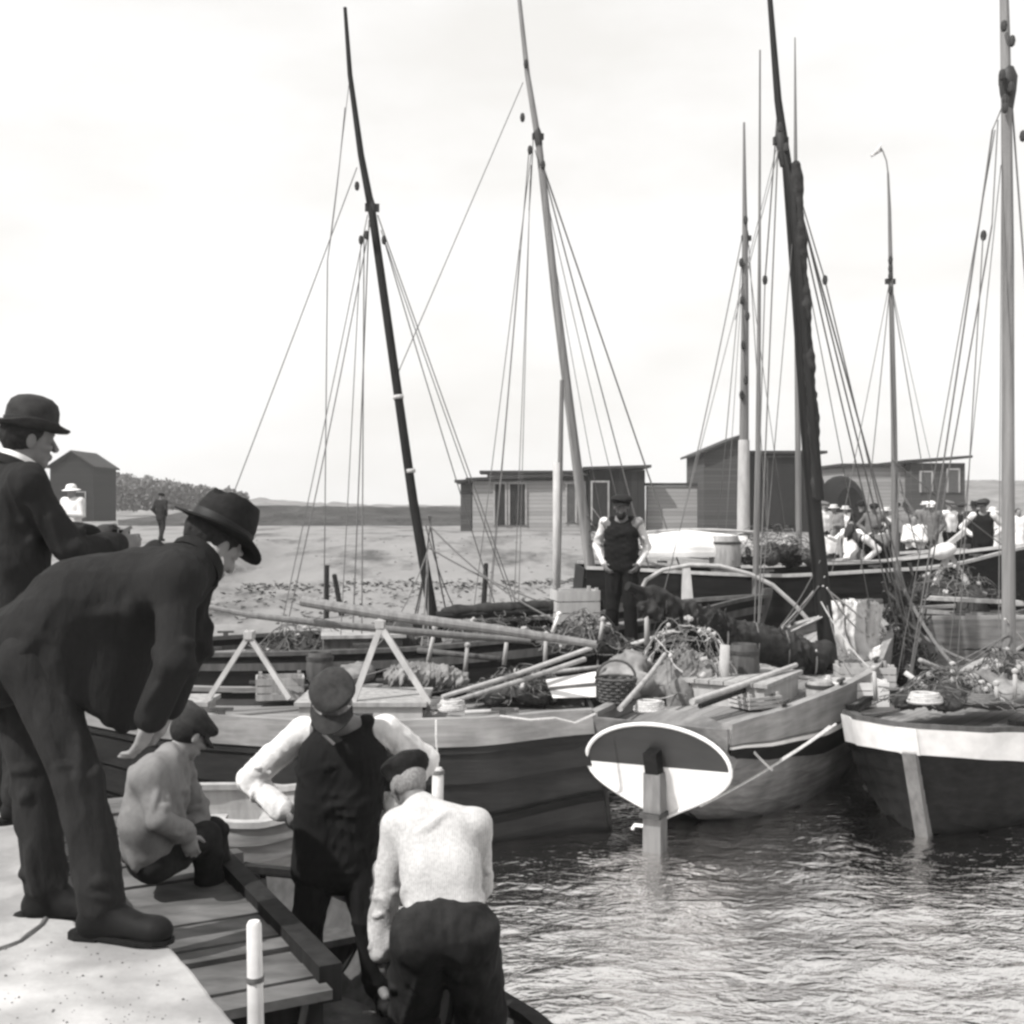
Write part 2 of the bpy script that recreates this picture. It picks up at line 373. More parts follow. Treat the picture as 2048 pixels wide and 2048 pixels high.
def person(label, J, wear, group=None, vox=.008, seed=1, name='person', bulk=1.0, base=None, hands=None, face=True):
    """J: joints in the world. wear: dict of garment -> material (+ options).  One continuous body, clothes as its parts."""
    fine = vox < .012
    g = {k: V(v) for k, v in J.items() if isinstance(v, V)}
    if base is None:
        an = (g['anL'] + g['anR']) / 2; base = (an.x, an.y, min(g['anL'].z, g['anR'].z) - .09)
    root = thing(name, label, 'person', base, 0, group)
    f = g['hf']; u = g['hu']; hc = g['hed']; sc = J.get('hs', 1.0)
    sside = unit(g['shR'] - g['shL']); hside = unit(g['hiR'] - g['hiL'])
    cv = g['che']; pv = g['pel']; kb = bulk
    def torso(S, extra, low=.0, top=True, k=.05):
        for e in (-1, 1):
            a = cv + sside * e * .07 * kb; b = pv + hside * e * .065 * kb; m = lerp(a, b, .55)
            if 'spi' in g: m = g['spi'] + sside * e * .06 * kb
            S.cone(a, m, (.112 + extra) * kb, (.104 + extra) * kb, k); S.cone(m, b + (b - m).normalized() * low, (.104 + extra) * kb, (.108 + extra) * kb, k)
        if top:
            nb = g['nek']
            for s_ in ('L', 'R'):
                S.cone(lerp(nb, cv, .15), g['sh' + s_], .06 + extra * .6, .06 + extra * .8, k)
                S.cone(lerp(cv, pv, .12), g['sh' + s_], .09 + extra, .062 + extra * .8, k)
    def arms(S, extra, to=1.0, k=.03, cuff=0.0):
        for s_ in ('L', 'R'):
            a, b, c = g['sh' + s_], g['el' + s_], g['wr' + s_]; c = lerp(b, c, to)
            S.cone(a, b, .052 + extra, .042 + extra, k); S.cone(b, c, .042 + extra, .03 + extra + cuff, k * .6)
    def legs(S, extra, to=1.0, k=.035, flare=0.0):
        for s_ in ('L', 'R'):
            a, b, c = g['hi' + s_], g['kn' + s_], g['an' + s_]; c = lerp(b, c, to)
            S.cone(a, b, .085 + extra, .058 + extra, k); S.cone(b, c, .058 + extra, .042 + extra + flare, k * .6)
        for e in (-1, 1): S.cone(pv + hside * e * .05, g['hi' + ('R' if e > 0 else 'L')], .1 + extra, .092 + extra, k)
    # body
    S = SDF(); torso(S, -.006); arms(S, -.006); legs(S, -.008)
    S.cone(g['nek'] - (hc - g['nek']) * .25, lerp(g['nek'], hc, .7), .057, .052, .03)
    add_head(S, hc, f, u, sc, fine)
    hd = hands or {}
    for s_ in ('L', 'R'):
        d = g['wr' + s_] - g['el' + s_]; o = hd.get(s_, {})
        dd = V(o.get('d', d)); nn = V(o.get('n', pv - g['wr' + s_])); tt = V(o.get('t', f + V((0, 0, .3))))
        if abs(unit(dd).dot(unit(nn))) > .95: nn = nn + V((.3, .5, .2))
        if unit(dd).cross(unit(nn)).length > .05:
            c0 = unit(dd).cross(unit(nn))
            if abs(unit(tt).dot(c0)) < .25: tt = c0
        add_hand(S, g['wr' + s_], dd, nn, tt, o.get('curl', .55), fine, o.get('sc', 1.0))
    if 'skin_feet' in wear: pass
    for s_ in ('L', 'R'): S.cone(g['an' + s_], lerp(g['an' + s_], g['to' + s_], .8), .036, .026, .02)
    sdf_obj('body', S, vox * .85 if fine else vox, wear['skin'], root)
    rgf = random.Random(seed * 7 + 1)
    def fold_torso(S, extra, n, r):
        if not fine: return
        strokes(S, cv + (cv - pv) * .1, pv - (cv - pv) * .05, (.108 + extra) * kb, (.104 + extra) * kb, n, rgf, 0, 1, r, (.5, 1.3), (-.45, .45), .028, (sside, .6))
    def fold_arms(S, extra, n, r):
        if not fine: return
        for s_ in ('L', 'R'):
            a_, b_, c_ = g['sh' + s_], g['el' + s_], g['wr' + s_]
            strokes(S, a_, b_, .052 + extra, .042 + extra, n, rgf, .1, 1, r, (.2, .9), (-.7, .7), .016); strokes(S, b_, c_, .042 + extra, .034 + extra, n, rgf, 0, .9, r, (.3, 1.0), (-.6, .6), .016); strokes(S, lerp(a_, b_, .8), lerp(b_, c_, .2), .043 + extra, .043 + extra, 3, rgf, 0, 1, r, (.7, 1.5), (-.25, .25), .014)
    def fold_legs(S, extra, n, r):
        if not fine: return
        for s_ in ('L', 'R'):
            a_, b_, c_ = g['hi' + s_], g['kn' + s_], g['an' + s_]
            strokes(S, a_, b_, .085 + extra, .058 + extra, n, rgf, 0, 1, r, (.15, .7), (-.8, .8), .018); strokes(S, b_, c_, .058 + extra, .05 + extra, n, rgf, 0, .95, r * .9, (.15, .8), (-.8, .8), .018)
            strokes(S, lerp(b_, c_, .78), c_, .055 + extra, .052 + extra, 3, rgf, .1, .8, r * .8, (.8, 1.8), (-.4, .4), .014); strokes(S, lerp(a_, b_, .85), lerp(b_, c_, .15), .06 + extra, .06 + extra, 3, rgf, 0, 1, r * .8, (.6, 1.4), (-.3, .3), .014)
    def garment(nm, S, m, wr, wl, smooth=1, stretch=(1, 1, .6)):
        return sdf_obj(nm, S, vox, m, root, wr if fine else wr * .5, wl, seed + len(nm), smooth, stretch, True)
    if 'trousers' in wear:
        S = SDF(); legs(S, J.get('baggy', .018), .96, flare=.014); fold_legs(S, J.get('baggy', .018), 8, .0125); garment('trousers', S, wear['trousers'], J.get('t_wr', .009), .22, 1, (1, 1, .3))
    if 'skirt' in wear:
        S = SDF(); an = (g['anL'] + g['anR']) / 2
        S.cone(pv, V((an.x, an.y, an.z + .12)), .15, .27, .05); S.cone(lerp(pv, cv, .5), pv, .11, .15, .05); garment('skirt', S, wear['skirt'], .012, .14, 1, (1, 1, .15))
    if 'shirt' in wear and 'jacket' in wear:            # only the shirt front shows in the neck of the jacket
        S = SDF(); S.cone(lerp(g['nek'], cv, .45), g['nek'], .07, .055, .03); garment('shirt', S, wear['shirt'], 0, .1)
    elif 'shirt' in wear:
        S = SDF(); torso(S, -.01 if 'waistcoat' in wear else .006, J.get('shirt_low', .0)); arms(S, J.get('shirt_loose', .014), J.get('sleeve', .97), cuff=.004); fold_arms(S, J.get('shirt_loose', .014), 8, .0085)
        if 'waistcoat' not in wear: fold_torso(S, .006, 22, .011)
        garment('shirt', S, wear['shirt'], J.get('s_wr', .006), .18, 0, (1, 1, .45))
    if 'waistcoat' in wear:
        S = SDF(); torso(S, .022, J.get('vest_low', .06), top=False)
        for s_ in ('L', 'R'): S.cone(cv, lerp(g['nek'], g['sh' + s_], .55), .1, .06, .04)
        fold_torso(S, .022, 9, .011)
        garment('waistcoat', S, wear['waistcoat'], .007, .16, 0, (1, .4, .6))
    if 'jacket' in wear:
        S = SDF(); torso(S, .02, J.get('jacket_low', .12)); arms(S, J.get('arm_ex', .018), .96, cuff=.008)
        for a, b, ra, rb in J.get('flaps', []): S.cone(a, b, ra, rb, .05)
        fold_torso(S, .02, 22, .013); fold_arms(S, J.get('arm_ex', .018), 7, .0095)
        garment('jacket', S, wear['jacket'], J.get('j_wr', .009), .24, 0, (1, .6, .55))
    if 'collar' in wear:
        mb = MB(); d = unit(hc - g['nek']); o = g['nek'] + d * .022; fx = unit(f - d * d.dot(f)); rx = d.cross(fx)
        mb.lathe([(.066, 0), (.071, .004), (.069, .036), (.065, .038), (.06, .03), (.06, .002)], o, (fx, rx, d), 24, 1.08, caps=False)
        mb.build('collar', wear['collar'], root, True)
        if 'jacket' in wear:
            MB().lathe([(.07, -.03), (.088, -.028), (.09, -.006), (.083, .012), (.074, .014), (.07, .004)], o, (fx, rx, d), 24, 1.1, caps=False).build('jacket_collar', wear['jacket'], root, True)
    # boots
    for s_ in ('L', 'R'):
        if 'boots' not in wear: break
        a, t = g['an' + s_], g['to' + s_]; fd = V((t.x - a.x, t.y - a.y, 0)).normalized(); z0 = min(a.z - .085, t.z - .02)
        S = SDF(); h = V((a.x, a.y, z0)) - fd * .03
        S.cone(lerp(a, g['kn' + s_], .16), a, .05, .047, .03); S.cone(V((a.x, a.y, a.z)), h + V((0, 0, .045)), .048, .044, .03); S.cone(a, h + fd * .12 + V((0, 0, .05)), .046, .04, .03)
        S.cone(h + V((0, 0, .04)), h + fd * .21 + V((0, 0, .034)), .04, .036, .03)
        S.ell(h + fd * .2 + V((0, 0, .036)), (fd, fd.cross(V((0, 0, 1))), V((0, 0, 1))), (.062, .046, .038), .03)
        bo = sdf_obj('boot', S, vox, wear['boots'], root)
        if fine:                                         # welted sole and heel under each boot
            lt = V((-fd.y, fd.x, 0)); ol = [(-.075, .0), (-.068, .026), (-.04, .038), (.03, .034), (.1, .04), (.17, .051), (.225, .044), (.262, .02), (.268, 0)]
            pts = [h + fd * x + lt * y for x, y in ol] + [h + fd * x - lt * y for x, y in ol[-2:0:-1]]
            MB().prism([V((p.x, p.y, z0 + .002)) for p in pts], (0, 0, .014)).build('sole', wear['boots'], bo)
            hp = [h + fd * x + lt * y for x, y in ol[:4]] + [h + fd * x - lt * y for x, y in ol[3:0:-1]]
            MB().prism([V((p.x, p.y, z0 - .005)) for p in hp], (0, 0, .006)).build('heel', wear['boots'], bo)
    # hair and hat
    ff = unit(f); uu = unit(V(u) - ff * ff.dot(V(u))); rr = ff.cross(uu)
    if 'hair' in wear:
        S = SDF(); S.ell(hc + (ff * -.02 + uu * .028) * sc, (ff, rr, uu), (.101 * sc, .082 * sc, .094 * sc), .01)
        if J.get('long_hair'): S.ell(hc + (ff * -.07 + uu * .0) * sc, (ff, rr, uu), (.06 * sc, .07 * sc, .07 * sc), .02)
        S.ell(hc + (ff * .1 + uu * -.03) * sc, (ff, rr, uu), (.1 * sc, .12 * sc, .095 * sc), .012, sub=True)
        S.ell(hc + (ff * .0 + uu * -.11) * sc, (ff, rr, uu), (.13 * sc, .12 * sc, .06 * sc), .012, sub=True)
        sdf_obj('hair', S, vox, wear['hair'], root, .003 if fine else 0, .03, 3)
    if 'beard' in wear:
        S = SDF(); S.ell(hc + (ff * .055 + uu * -.085) * sc, (ff, rr, uu), (.05 * sc, .058 * sc, .06 * sc), .01)
        S.ell(hc + (ff * .1 + uu * -.03) * sc, (ff, rr, uu), (.03 * sc, .04 * sc, .03 * sc), .012, sub=True)
        sdf_obj('beard', S, vox, wear['beard'], root, .003 if fine else 0, .03, 3)
    if 'hat' in wear:
        kind, m, tilt = wear['hat']
        hf2 = unit(ff + uu * tilt); hu2 = unit(uu - ff * tilt)
        hm = hat_mesh(kind, hc, hf2, hu2, sc * J.get('hat_sc', 1.0))
        ho = hm.build('hat', m, root, True)
        if 'hat_band' in wear and kind in ('bowler', 'trilby', 'boater'):
            z = {'bowler': .052, 'trilby': .048, 'boater': .055}[kind]
            b = MB().lathe([(.1, .012), (.1005, .014), (.1, .04), (.097, .041), (.095, .012)], hc + hu2 * z * sc, (hf2, hf2.cross(hu2), hu2), 28, {'bowler': 1.14, 'trilby': 1.12, 'boater': 1.1}[kind], caps=False)
            b.build('hat_band', wear['hat_band'], ho, True)
    return root

def stand(px, py_feet, d, face, h=1.7, pose='down', z=None, turn=0.0):
    """joints of a standing figure whose feet are at pixel px / ground height z; face = heading angle (0 = +X, 90 = away)"""
    a = math.radians(face); f = V((math.cos(a), math.sin(a), 0)); r = V((math.sin(a), -math.cos(a), 0))
    g0 = P(px, HOR, d); z0 = z if z is not None else P(px, py_feet, d).z
    o = V((g0.x, g0.y, z0)); k = h / 1.75
    def q(fr, rt, up): return o + (f * fr + r * rt) * k + V((0, 0, up * k))
    J = dict(pel=q(0, 0, .95), che=q(.0, 0, 1.3), nek=q(0, 0, 1.47), hed=q(.03, 0, 1.6), hs=k,
             shL=q(0, -.19, 1.42), shR=q(0, .19, 1.42), hiL=q(0, -.09, .9), hiR=q(0, .09, .9),
             knL=q(.03, -.1, .49), knR=q(.03, .1, .49), anL=q(-.02, -.11, .085), anR=q(-.02, .11, .085), toL=q(.16, -.13, .02), toR=q(.16, .13, .02))
    b = math.radians(face + turn); J['hf'] = V((math.cos(b), math.sin(b), -.08)); J['hu'] = V((0, 0, 1))
    for s_, e in (('L', -1), ('R', 1)):
        if pose == 'down': J['el' + s_] = q(-.03, e * .25, 1.13); J['wr' + s_] = q(.03, e * .25, .88)
        elif pose == 'hips': J['el' + s_] = q(-.12, e * .4, 1.18); J['wr' + s_] = q(.0, e * .2, 1.02)
        elif pose == 'front': J['el' + s_] = q(.04, e * .25, 1.14); J['wr' + s_] = q(.26, e * .08, 1.15)
        elif pose == 'out': J['el' + s_] = q(.12, e * .4, 1.24); J['wr' + s_] = q(.25, e * .6, 1.32)
        elif pose == 'point': J['el' + s_] = q(.2, e * .24, 1.28) if e > 0 else q(-.03, e * .25, 1.13); J['wr' + s_] = q(.45, e * .26, 1.38) if e > 0 else q(.03, e * .25, .88)
        elif pose == 'pockets': J['el' + s_] = q(-.1, e * .29, 1.15); J['wr' + s_] = q(.05, e * .19, .95)
    return J

def stride(J, face, s=.2):
    a = math.radians(face); f = V((math.cos(a), math.sin(a), 0))
    J['knL'] = J['knL'] + f * s * .6; J['anL'] = J['anL'] + f * s; J['toL'] = J['toL'] + f * s
    J['knR'] = J['knR'] - f * s * .2; J['anR'] = J['anR'] - f * s; J['toR'] = J['toR'] - f * s
    return J

def sit(px, py_seat, d, face, h=1.7, z=None, knee=.5):
    J = stand(px, 0, d, face, h, 'front', z=(P(px, py_seat, d).z if z is None else z) - .9 * h / 1.75)
    a = math.radians(face); f = V((math.cos(a), math.sin(a), 0)); k = h / 1.75
    for s_ in 'LR':
        J['kn' + s_] = J['hi' + s_] + f * .42 * k + V((0, 0, .03)); J['an' + s_] = J['kn' + s_] + f * .03 - V((0, 0, .4 * k)); J['to' + s_] = J['an' + s_] + f * .18 - V((0, 0, .06))
        J['wr' + s_] = J['kn' + s_] - f * .08 + V((0, 0, .1)); J['el' + s_] = lerp(J['sh' + s_], J['wr' + s_], .55) - f * .08 - V((0, 0, .06))
    return J
# ---------------------------------------------------------------- materials of the place
M = {}
M['stone'] = mat('pale_stone', .4, .2, (4, 4, 4), .85, .6, (16, 16, 16), .2, spots=.42, detail=9)
M['stone_dark'] = mat('quay_wall_stone', .1, .4, (5, 5, 5), .8, .5, (12, 12, 12), .2)
M['skin'] = mat('skin', .2, .15, (20, 20, 20), .6, .05, None, .3)
M['skin_tan'] = mat('weathered_skin', .14, .2, (20, 20, 20), .6, .05, None, .3)
M['suit'] = mat('dark_suit_cloth', .018, .1, (60, 60, 60), .95, .55, (24, 24, 10), .1, bdist=.022)
M['suit2'] = mat('charcoal_jacket_cloth', .019, .1, (60, 60, 60), .95, .55, (24, 24, 10), .1, bdist=.022)
M['trouser'] = mat('grey_trouser_cloth', .02, .18, (50, 50, 30), .95, .55, (24, 24, 10), .1, bdist=.022)
M['felt'] = mat('black_felt', .015, .4, (40, 40, 40), .9, .12, None, .12)
M['felt_grey'] = mat('dark_grey_felt', .035, .35, (25, 25, 25), .9, .15, None, .12)
M['band'] = mat('hat_ribbon', .01, .2, (30, 30, 30), .6, 0)
M['linen'] = mat('white_linen', .72, .06, (30, 30, 30), .85, .15, (90, 90, 90), .15)
M['shirt'] = mat('white_cotton', .6, .12, (14, 14, 14), .9, .35, (60, 60, 60), .1)
M['vest'] = mat('black_serge', .011, .12, (50, 50, 50), .95, .55, (24, 24, 10), .1, bdist=.022)
M['work_trouser'] = mat('worn_dark_trousers', .02, .5, (9, 9, 9), .95, .55, (24, 24, 10), .1, bdist=.022)
M['boot'] = mat('worn_black_leather', .01, .4, (20, 20, 20), .65, .2, None, .1)
M['tweed'] = mat('light_worn_tweed', .17, .15, (26, 26, 26), .95, .3, (120, 120, 120), .1, bdist=.004)
M['mid_cloth'] = mat('mid_grey_cloth', .12, .3, (26, 26, 26), .95, .3, (80, 80, 80), .1)
M['hair'] = mat('dark_hair', .02, .4, (70, 70, 70), .8, .5, (120, 120, 120), .15)
M['grey_hair'] = mat('grey_hair', .22, .4, (70, 70, 70), .8, .5, (120, 120, 120), .15)
M['straw'] = mat('pale_straw', .55, .15, (40, 40, 40), .8, .2)
# a shirt of fine dark stripes, ticked by weave
def striped(name, v, vs, w):
    m = mat(name, v, .1, (14, 14, 14), .9, .35, (60, 60, 60), .1); nt = m.node_tree; n = nt.nodes; l = nt.links
    b = n['Principled BSDF']; src = b.inputs['Base Color'].links[0].from_socket
    tc = n.new('ShaderNodeTexCoord'); wv = n.new('ShaderNodeTexWave'); wv.inputs['Scale'].default_value = w; wv.inputs['Distortion'].default_value = 1.5
    wv.bands_direction = 'X'; l.new(tc.outputs['Object'], wv.inputs['Vector'])
    nz = n.new('ShaderNodeTexNoise'); nz.inputs['Scale'].default_value = 55; l.new(tc.outputs['Object'], nz.inputs['Vector'])
    mu = n.new('ShaderNodeMath'); mu.operation = 'MULTIPLY'; l.new(wv.outputs['Fac'], mu.inputs[0]); l.new(nz.outputs['Fac'], mu.inputs[1])
    cr = n.new('ShaderNodeValToRGB'); cr.color_ramp.elements[0].position = .42; cr.color_ramp.elements[1].position = .5; l.new(mu.outputs[0], cr.inputs['Fac'])
    mx = n.new('ShaderNodeMix'); mx.data_type = 'RGBA'; l.new(cr.outputs['Color'], mx.inputs[0]); l.new(src, mx.inputs[6]); mx.inputs[7].default_value = grey(vs)
    l.new(mx.outputs[2], b.inputs['Base Color']); return m
M['stripe'] = striped('ticking_striped_cotton', .44, .3, 31)
# boats
M['tar'] = mat('tarred_hull', .01, .5, (1.5, 9, 14), .7, .3, (3, 20, 30), .12)
M['black_hull'] = mat('black_hull_paint', .009, .7, (1.5, 9, 14), .65, .3, (3, 20, 30), .12)
M['grey_hull'] = mat('weathered_dark_grey_hull', .022, .35, (1.2, 8, 14), .7, .3, (3, 20, 30), .25, spots=.3)
M['pale_hull'] = mat('scrubbed_pale_hull', .19, .4, (1.2, 8, 18), .8, .3, (3, 20, 30), .2, spots=.3)
M['pale_paint'] = mat('pale_grey_paint', .27, .3, (1.2, 8, 18), .7, .25, (3, 20, 30), .2, spots=.25)
M['white_paint'] = mat('white_paint', .72, .12, (2, 8, 8), .6, .2, (4, 20, 20), .25, spots=.16)
M['dark_paint'] = mat('dark_transom_paint', .022, .3, (8, 2, 9), .55, .2, None, .3)
M['deck'] = boards('scrubbed_deck', .22, 1, .11, .07, .25, grain=0)
M['deck_dark'] = boards('worn_dark_deck', .16, 1, .13, .08, .4, grain=0)
M['stage'] = boards('landing_planks', .3, 0, .17, .08, .4, grain=1)
M['beam'] = mat('wet_dark_timber', .018, .5, (12, 12, 2), .75, .4, (14, 14, 3), .12)
M['wood'] = mat('grey_weathered_wood', .28, .35, (14, 14, 2.5), .85, .35, (20, 20, 4), .2)
M['wood_mid'] = mat('grey_oak', .15, .35, (14, 14, 2.5), .85, .35, (20, 20, 4), .2)
M['wood_dark'] = mat('dark_weathered_wood', .07, .4, (14, 14, 2.5), .85, .35, (20, 20, 4), .2)
M['wood_pale'] = mat('bleached_wood', .36, .22, (10, 10, 3), .85, .3, (20, 20, 4), .2)
M['spar_dark'] = mat('tarred_spar', .014, .4, (20, 20, 1.5), .6, .2, None, .15)
M['spar_pale'] = mat('scraped_pale_spar', .16, .4, (20, 20, 1.0), .6, .2, None, .3)
M['spar_mid'] = mat('varnished_spar', .13, .35, (20, 20, 1.0), .5, .2, None, .35)
M['rope'] = mat('tarred_rope', .12, .3, (60, 60, 60), .9, .3)
M['rope_pale'] = mat('manila_rope', .42, .3, (60, 60, 60), .9, .3)
M['rope_mid'] = mat('grey_rope', .14, .3, (60, 60, 60), .9, .3)
M['block'] = mat('wooden_block', .03, .3, (20, 20, 20), .6, .1)
M['canvas'] = mat('white_sailcloth', .56, .15, (5, 5, 5), .9, .5, (14, 14, 14), .15, spots=.2)
M['canvas_dark'] = mat('barked_dark_sailcloth', .03, .5, (8, 8, 8), .9, .6, (22, 22, 22), .15)
M['canvas_mid'] = mat('stained_sailcloth', .22, .35, (6, 6, 6), .9, .6, (16, 16, 16), .15, spots=.35)
M['net'] = mat('tarred_net', .045, .5, (30, 30, 30), .95, .5, (60, 60, 60), .1)
M['stone_grit'] = mat('stone_crumbs', .15, .5, (60, 60, 60), .9, .2)
M['iron'] = mat('rusty_iron', .04, .5, (14, 14, 14), .6, .3)
# shore
M['shed_pale'] = boards('pale_weatherboard', .27, 2, .2, .06, .16, grain=0)
M['shed_grey'] = boards('grey_weatherboard', .06, 2, .16, .08, .2, grain=0)
M['shed_dark'] = boards('tarred_vertical_boards', .014, 0, .35, .1, .5, grain=2)
M['barn'] = boards('dark_barn_boards', .014, 2, .25, .08, .2, grain=0)
M['roof'] = mat('tarred_felt_roof', .035, .4, (3, 3, 3), .9, .3)
M['opening'] = mat('dark_door_boards', .015, .4, (5, 5, 2), .9, .2)
M['window'] = mat('dusty_window_glass', .06, .2, (4, 4, 4), .2, 0, None, .5)
M['bank'] = mat('turf_bank', .17, .35, (.35, .35, 1.4), .95, .6, (1.5, 1.5, 4), .1, bdist=.2)
M['leaf'] = mat('far_foliage', .12, .45, (.5, .5, .5), .9, .3)
M['bark'] = mat('bark', .06, .4, (6, 6, 1), .9, .3)
# ---------------------------------------------------------------- camera, sky, sun
cd = bpy.data.cameras.new('camera'); cam = bpy.data.objects.new('camera', cd); col.objects.link(cam)
cam.location = (0, 0, CAMZ); cam.rotation_euler = (math.pi / 2, 0, 0)
cd.sensor_width = 36; cd.lens = 36 * FPX / 2048; cd.shift_y = -(1024 - HOR) / 2048; cd.clip_start = .05; cd.clip_end = 6000
sc.camera = cam
SUN_AZ, SUN_EL = math.radians(215), math.radians(50)      # azimuth of the sun seen from the place, counter-clockwise from +X
sd = V((math.cos(SUN_AZ) * math.cos(SUN_EL), math.sin(SUN_AZ) * math.cos(SUN_EL), math.sin(SUN_EL)))
sl = bpy.data.lights.new('sun', 'SUN'); sl.energy = 3.6; sl.angle = math.radians(.6); sl.color = (1, .985, .965)
so = bpy.data.objects.new('sun', sl); col.objects.link(so); so.rotation_euler = sd.to_track_quat('Z', 'Y').to_euler()
w = bpy.data.worlds.new('World'); sc.world = w; w.use_nodes = True
nt = w.node_tree; n = nt.nodes; l = nt.links; bg = n['Background']
sky = n.new('ShaderNodeTexSky'); sky.sky_type = 'NISHITA'; sky.sun_disc = False; sky.sun_elevation = SUN_EL; sky.sun_rotation = math.pi / 2 - SUN_AZ
sky.air_density = 1.0; sky.dust_density = 4.0; sky.ozone_density = 1.0
bw = n.new('ShaderNodeRGBToBW'); l.new(sky.outputs[0], bw.inputs[0])
tc = n.new('ShaderNodeTexCoord'); mp = n.new('ShaderNodeMapping'); mp.inputs['Scale'].default_value = (1.6, 1.6, 4.5); l.new(tc.outputs['Generated'], mp.inputs[0])
nz = n.new('ShaderNodeTexNoise'); nz.inputs['Scale'].default_value = 1.7; nz.inputs['Detail'].default_value = 7; nz.inputs['Roughness'].default_value = .55; l.new(mp.outputs[0], nz.inputs['Vector'])
cr = n.new('ShaderNodeValToRGB'); cr.color_ramp.elements[0].position = .35; cr.color_ramp.elements[1].position = .6
cr.color_ramp.elements[0].color = (.87, .855, .83, 1); cr.color_ramp.elements[1].color = (1, .993, .985, 1)
l.new(nz.outputs['Fac'], cr.inputs['Fac'])
# a thin bright overcast: the veil of cloud evens the clear sky out towards white
ve = n.new('ShaderNodeMath'); ve.operation = 'MULTIPLY_ADD'; ve.inputs[1].default_value = .3; ve.inputs[2].default_value = 5.6; l.new(bw.outputs[0], ve.inputs[0])
mx = n.new('ShaderNodeMix'); mx.data_type = 'RGBA'; mx.blend_type = 'MULTIPLY'; mx.inputs[0].default_value = 1
l.new(ve.outputs[0], mx.inputs[6]); l.new(cr.outputs['Color'], mx.inputs[7]); l.new(mx.outputs[2], bg.inputs['Color'])
bg.inputs['Strength'].default_value = .105
sc.view_settings.view_transform = 'Standard'; sc.view_settings.look = 'None'; sc.view_settings.gamma = 1; sc.view_settings.exposure = 0.7
sc.render.film_transparent = False
sc.cycles.use_denoising = True; sc.cycles.max_bounces = 6
sc.cycles.filter_width = 2.7

# ---------------------------------------------------------------- ground: foreshore, left bank and the far land in one sheet
def smooth(t): t = max(0, min(1, t)); return t * t * (3 - 2 * t)
def ground_h(x, y):
    b = max(-2.6, min(0.0, -1.28 + (y - 26) * .054))
    e = 6.8 if y > 20 else 6.8 - (20 - y) * .2
    lf = -2.6 + 2.6 * smooth((-x - e + 1.2) / 3.6)
    h = max(b, lf)
    h += mnoise.noise((x * .25, y * .25, 3)) * .06 + mnoise.noise((x * .9, y * .9, 9)) * .02
    if y > 60: h += .0
    return h
def ticks(segs):
    out = []
    for a, b, n_ in segs: out += [a + (b - a) * i / n_ for i in range(n_)]
    return out + [segs[-1][1]]
gx = ticks([(-300, -60, 8), (-60, -16, 20), (-16, 16, 64), (16, 60, 20), (60, 300, 8)])
gy = ticks([(6, 20, 20), (20, 60, 80), (60, 140, 20), (140, 420, 6)])
gv = [(x, y, ground_h(x, y)) for y in gy for x in gx]
nx = len(gx)
gf = [(j * nx + i, j * nx + i + 1, (j + 1) * nx + i + 1, (j + 1) * nx + i) for j in range(len(gy) - 1) for i in range(nx - 1)]
M['sand'] = mat('pale_foreshore_sand', .2, .14, (.8, .25, 1), .9, .4, (4, 2, 4), .15, bdist=.05)
def mud_patches(m):
    """wet weed and mud lying in long streaks on the sand"""
    nt = m.node_tree; n = nt.nodes; l = nt.links; b = n['Principled BSDF']; src = b.inputs['Base Color'].links[0].from_socket
    tc = n.new('ShaderNodeTexCoord'); mp = n.new('ShaderNodeMapping'); mp.inputs['Scale'].default_value = (.28, .1, 1); mp.inputs['Location'].default_value = (.35, .2, 0); l.new(tc.outputs['Object'], mp.inputs[0])
    nz = n.new('ShaderNodeTexNoise'); nz.inputs['Scale'].default_value = 1.5; nz.inputs['Detail'].default_value = 8; nz.inputs['Roughness'].default_value = .65; l.new(mp.outputs[0], nz.inputs[0])
    cr = n.new('ShaderNodeValToRGB'); cr.color_ramp.elements[0].position = .5; cr.color_ramp.elements[1].position = .66
    cr.color_ramp.elements[0].color = (1, 1, 1, 1); cr.color_ramp.elements[1].color = (.3, .3, .3, 1); l.new(nz.outputs['Fac'], cr.inputs[0])
    mx = n.new('ShaderNodeMix'); mx.data_type = 'RGBA'; mx.blend_type = 'MULTIPLY'; mx.inputs[0].default_value = 1
    l.new(src, mx.inputs[6]); l.new(cr.outputs[0], mx.inputs[7]); l.new(mx.outputs[2], b.inputs['Base Color'])
mud_patches(M['sand'])
tag(mesh_obj('ground', gv, gf, M['sand'], smooth=True), kind='structure')

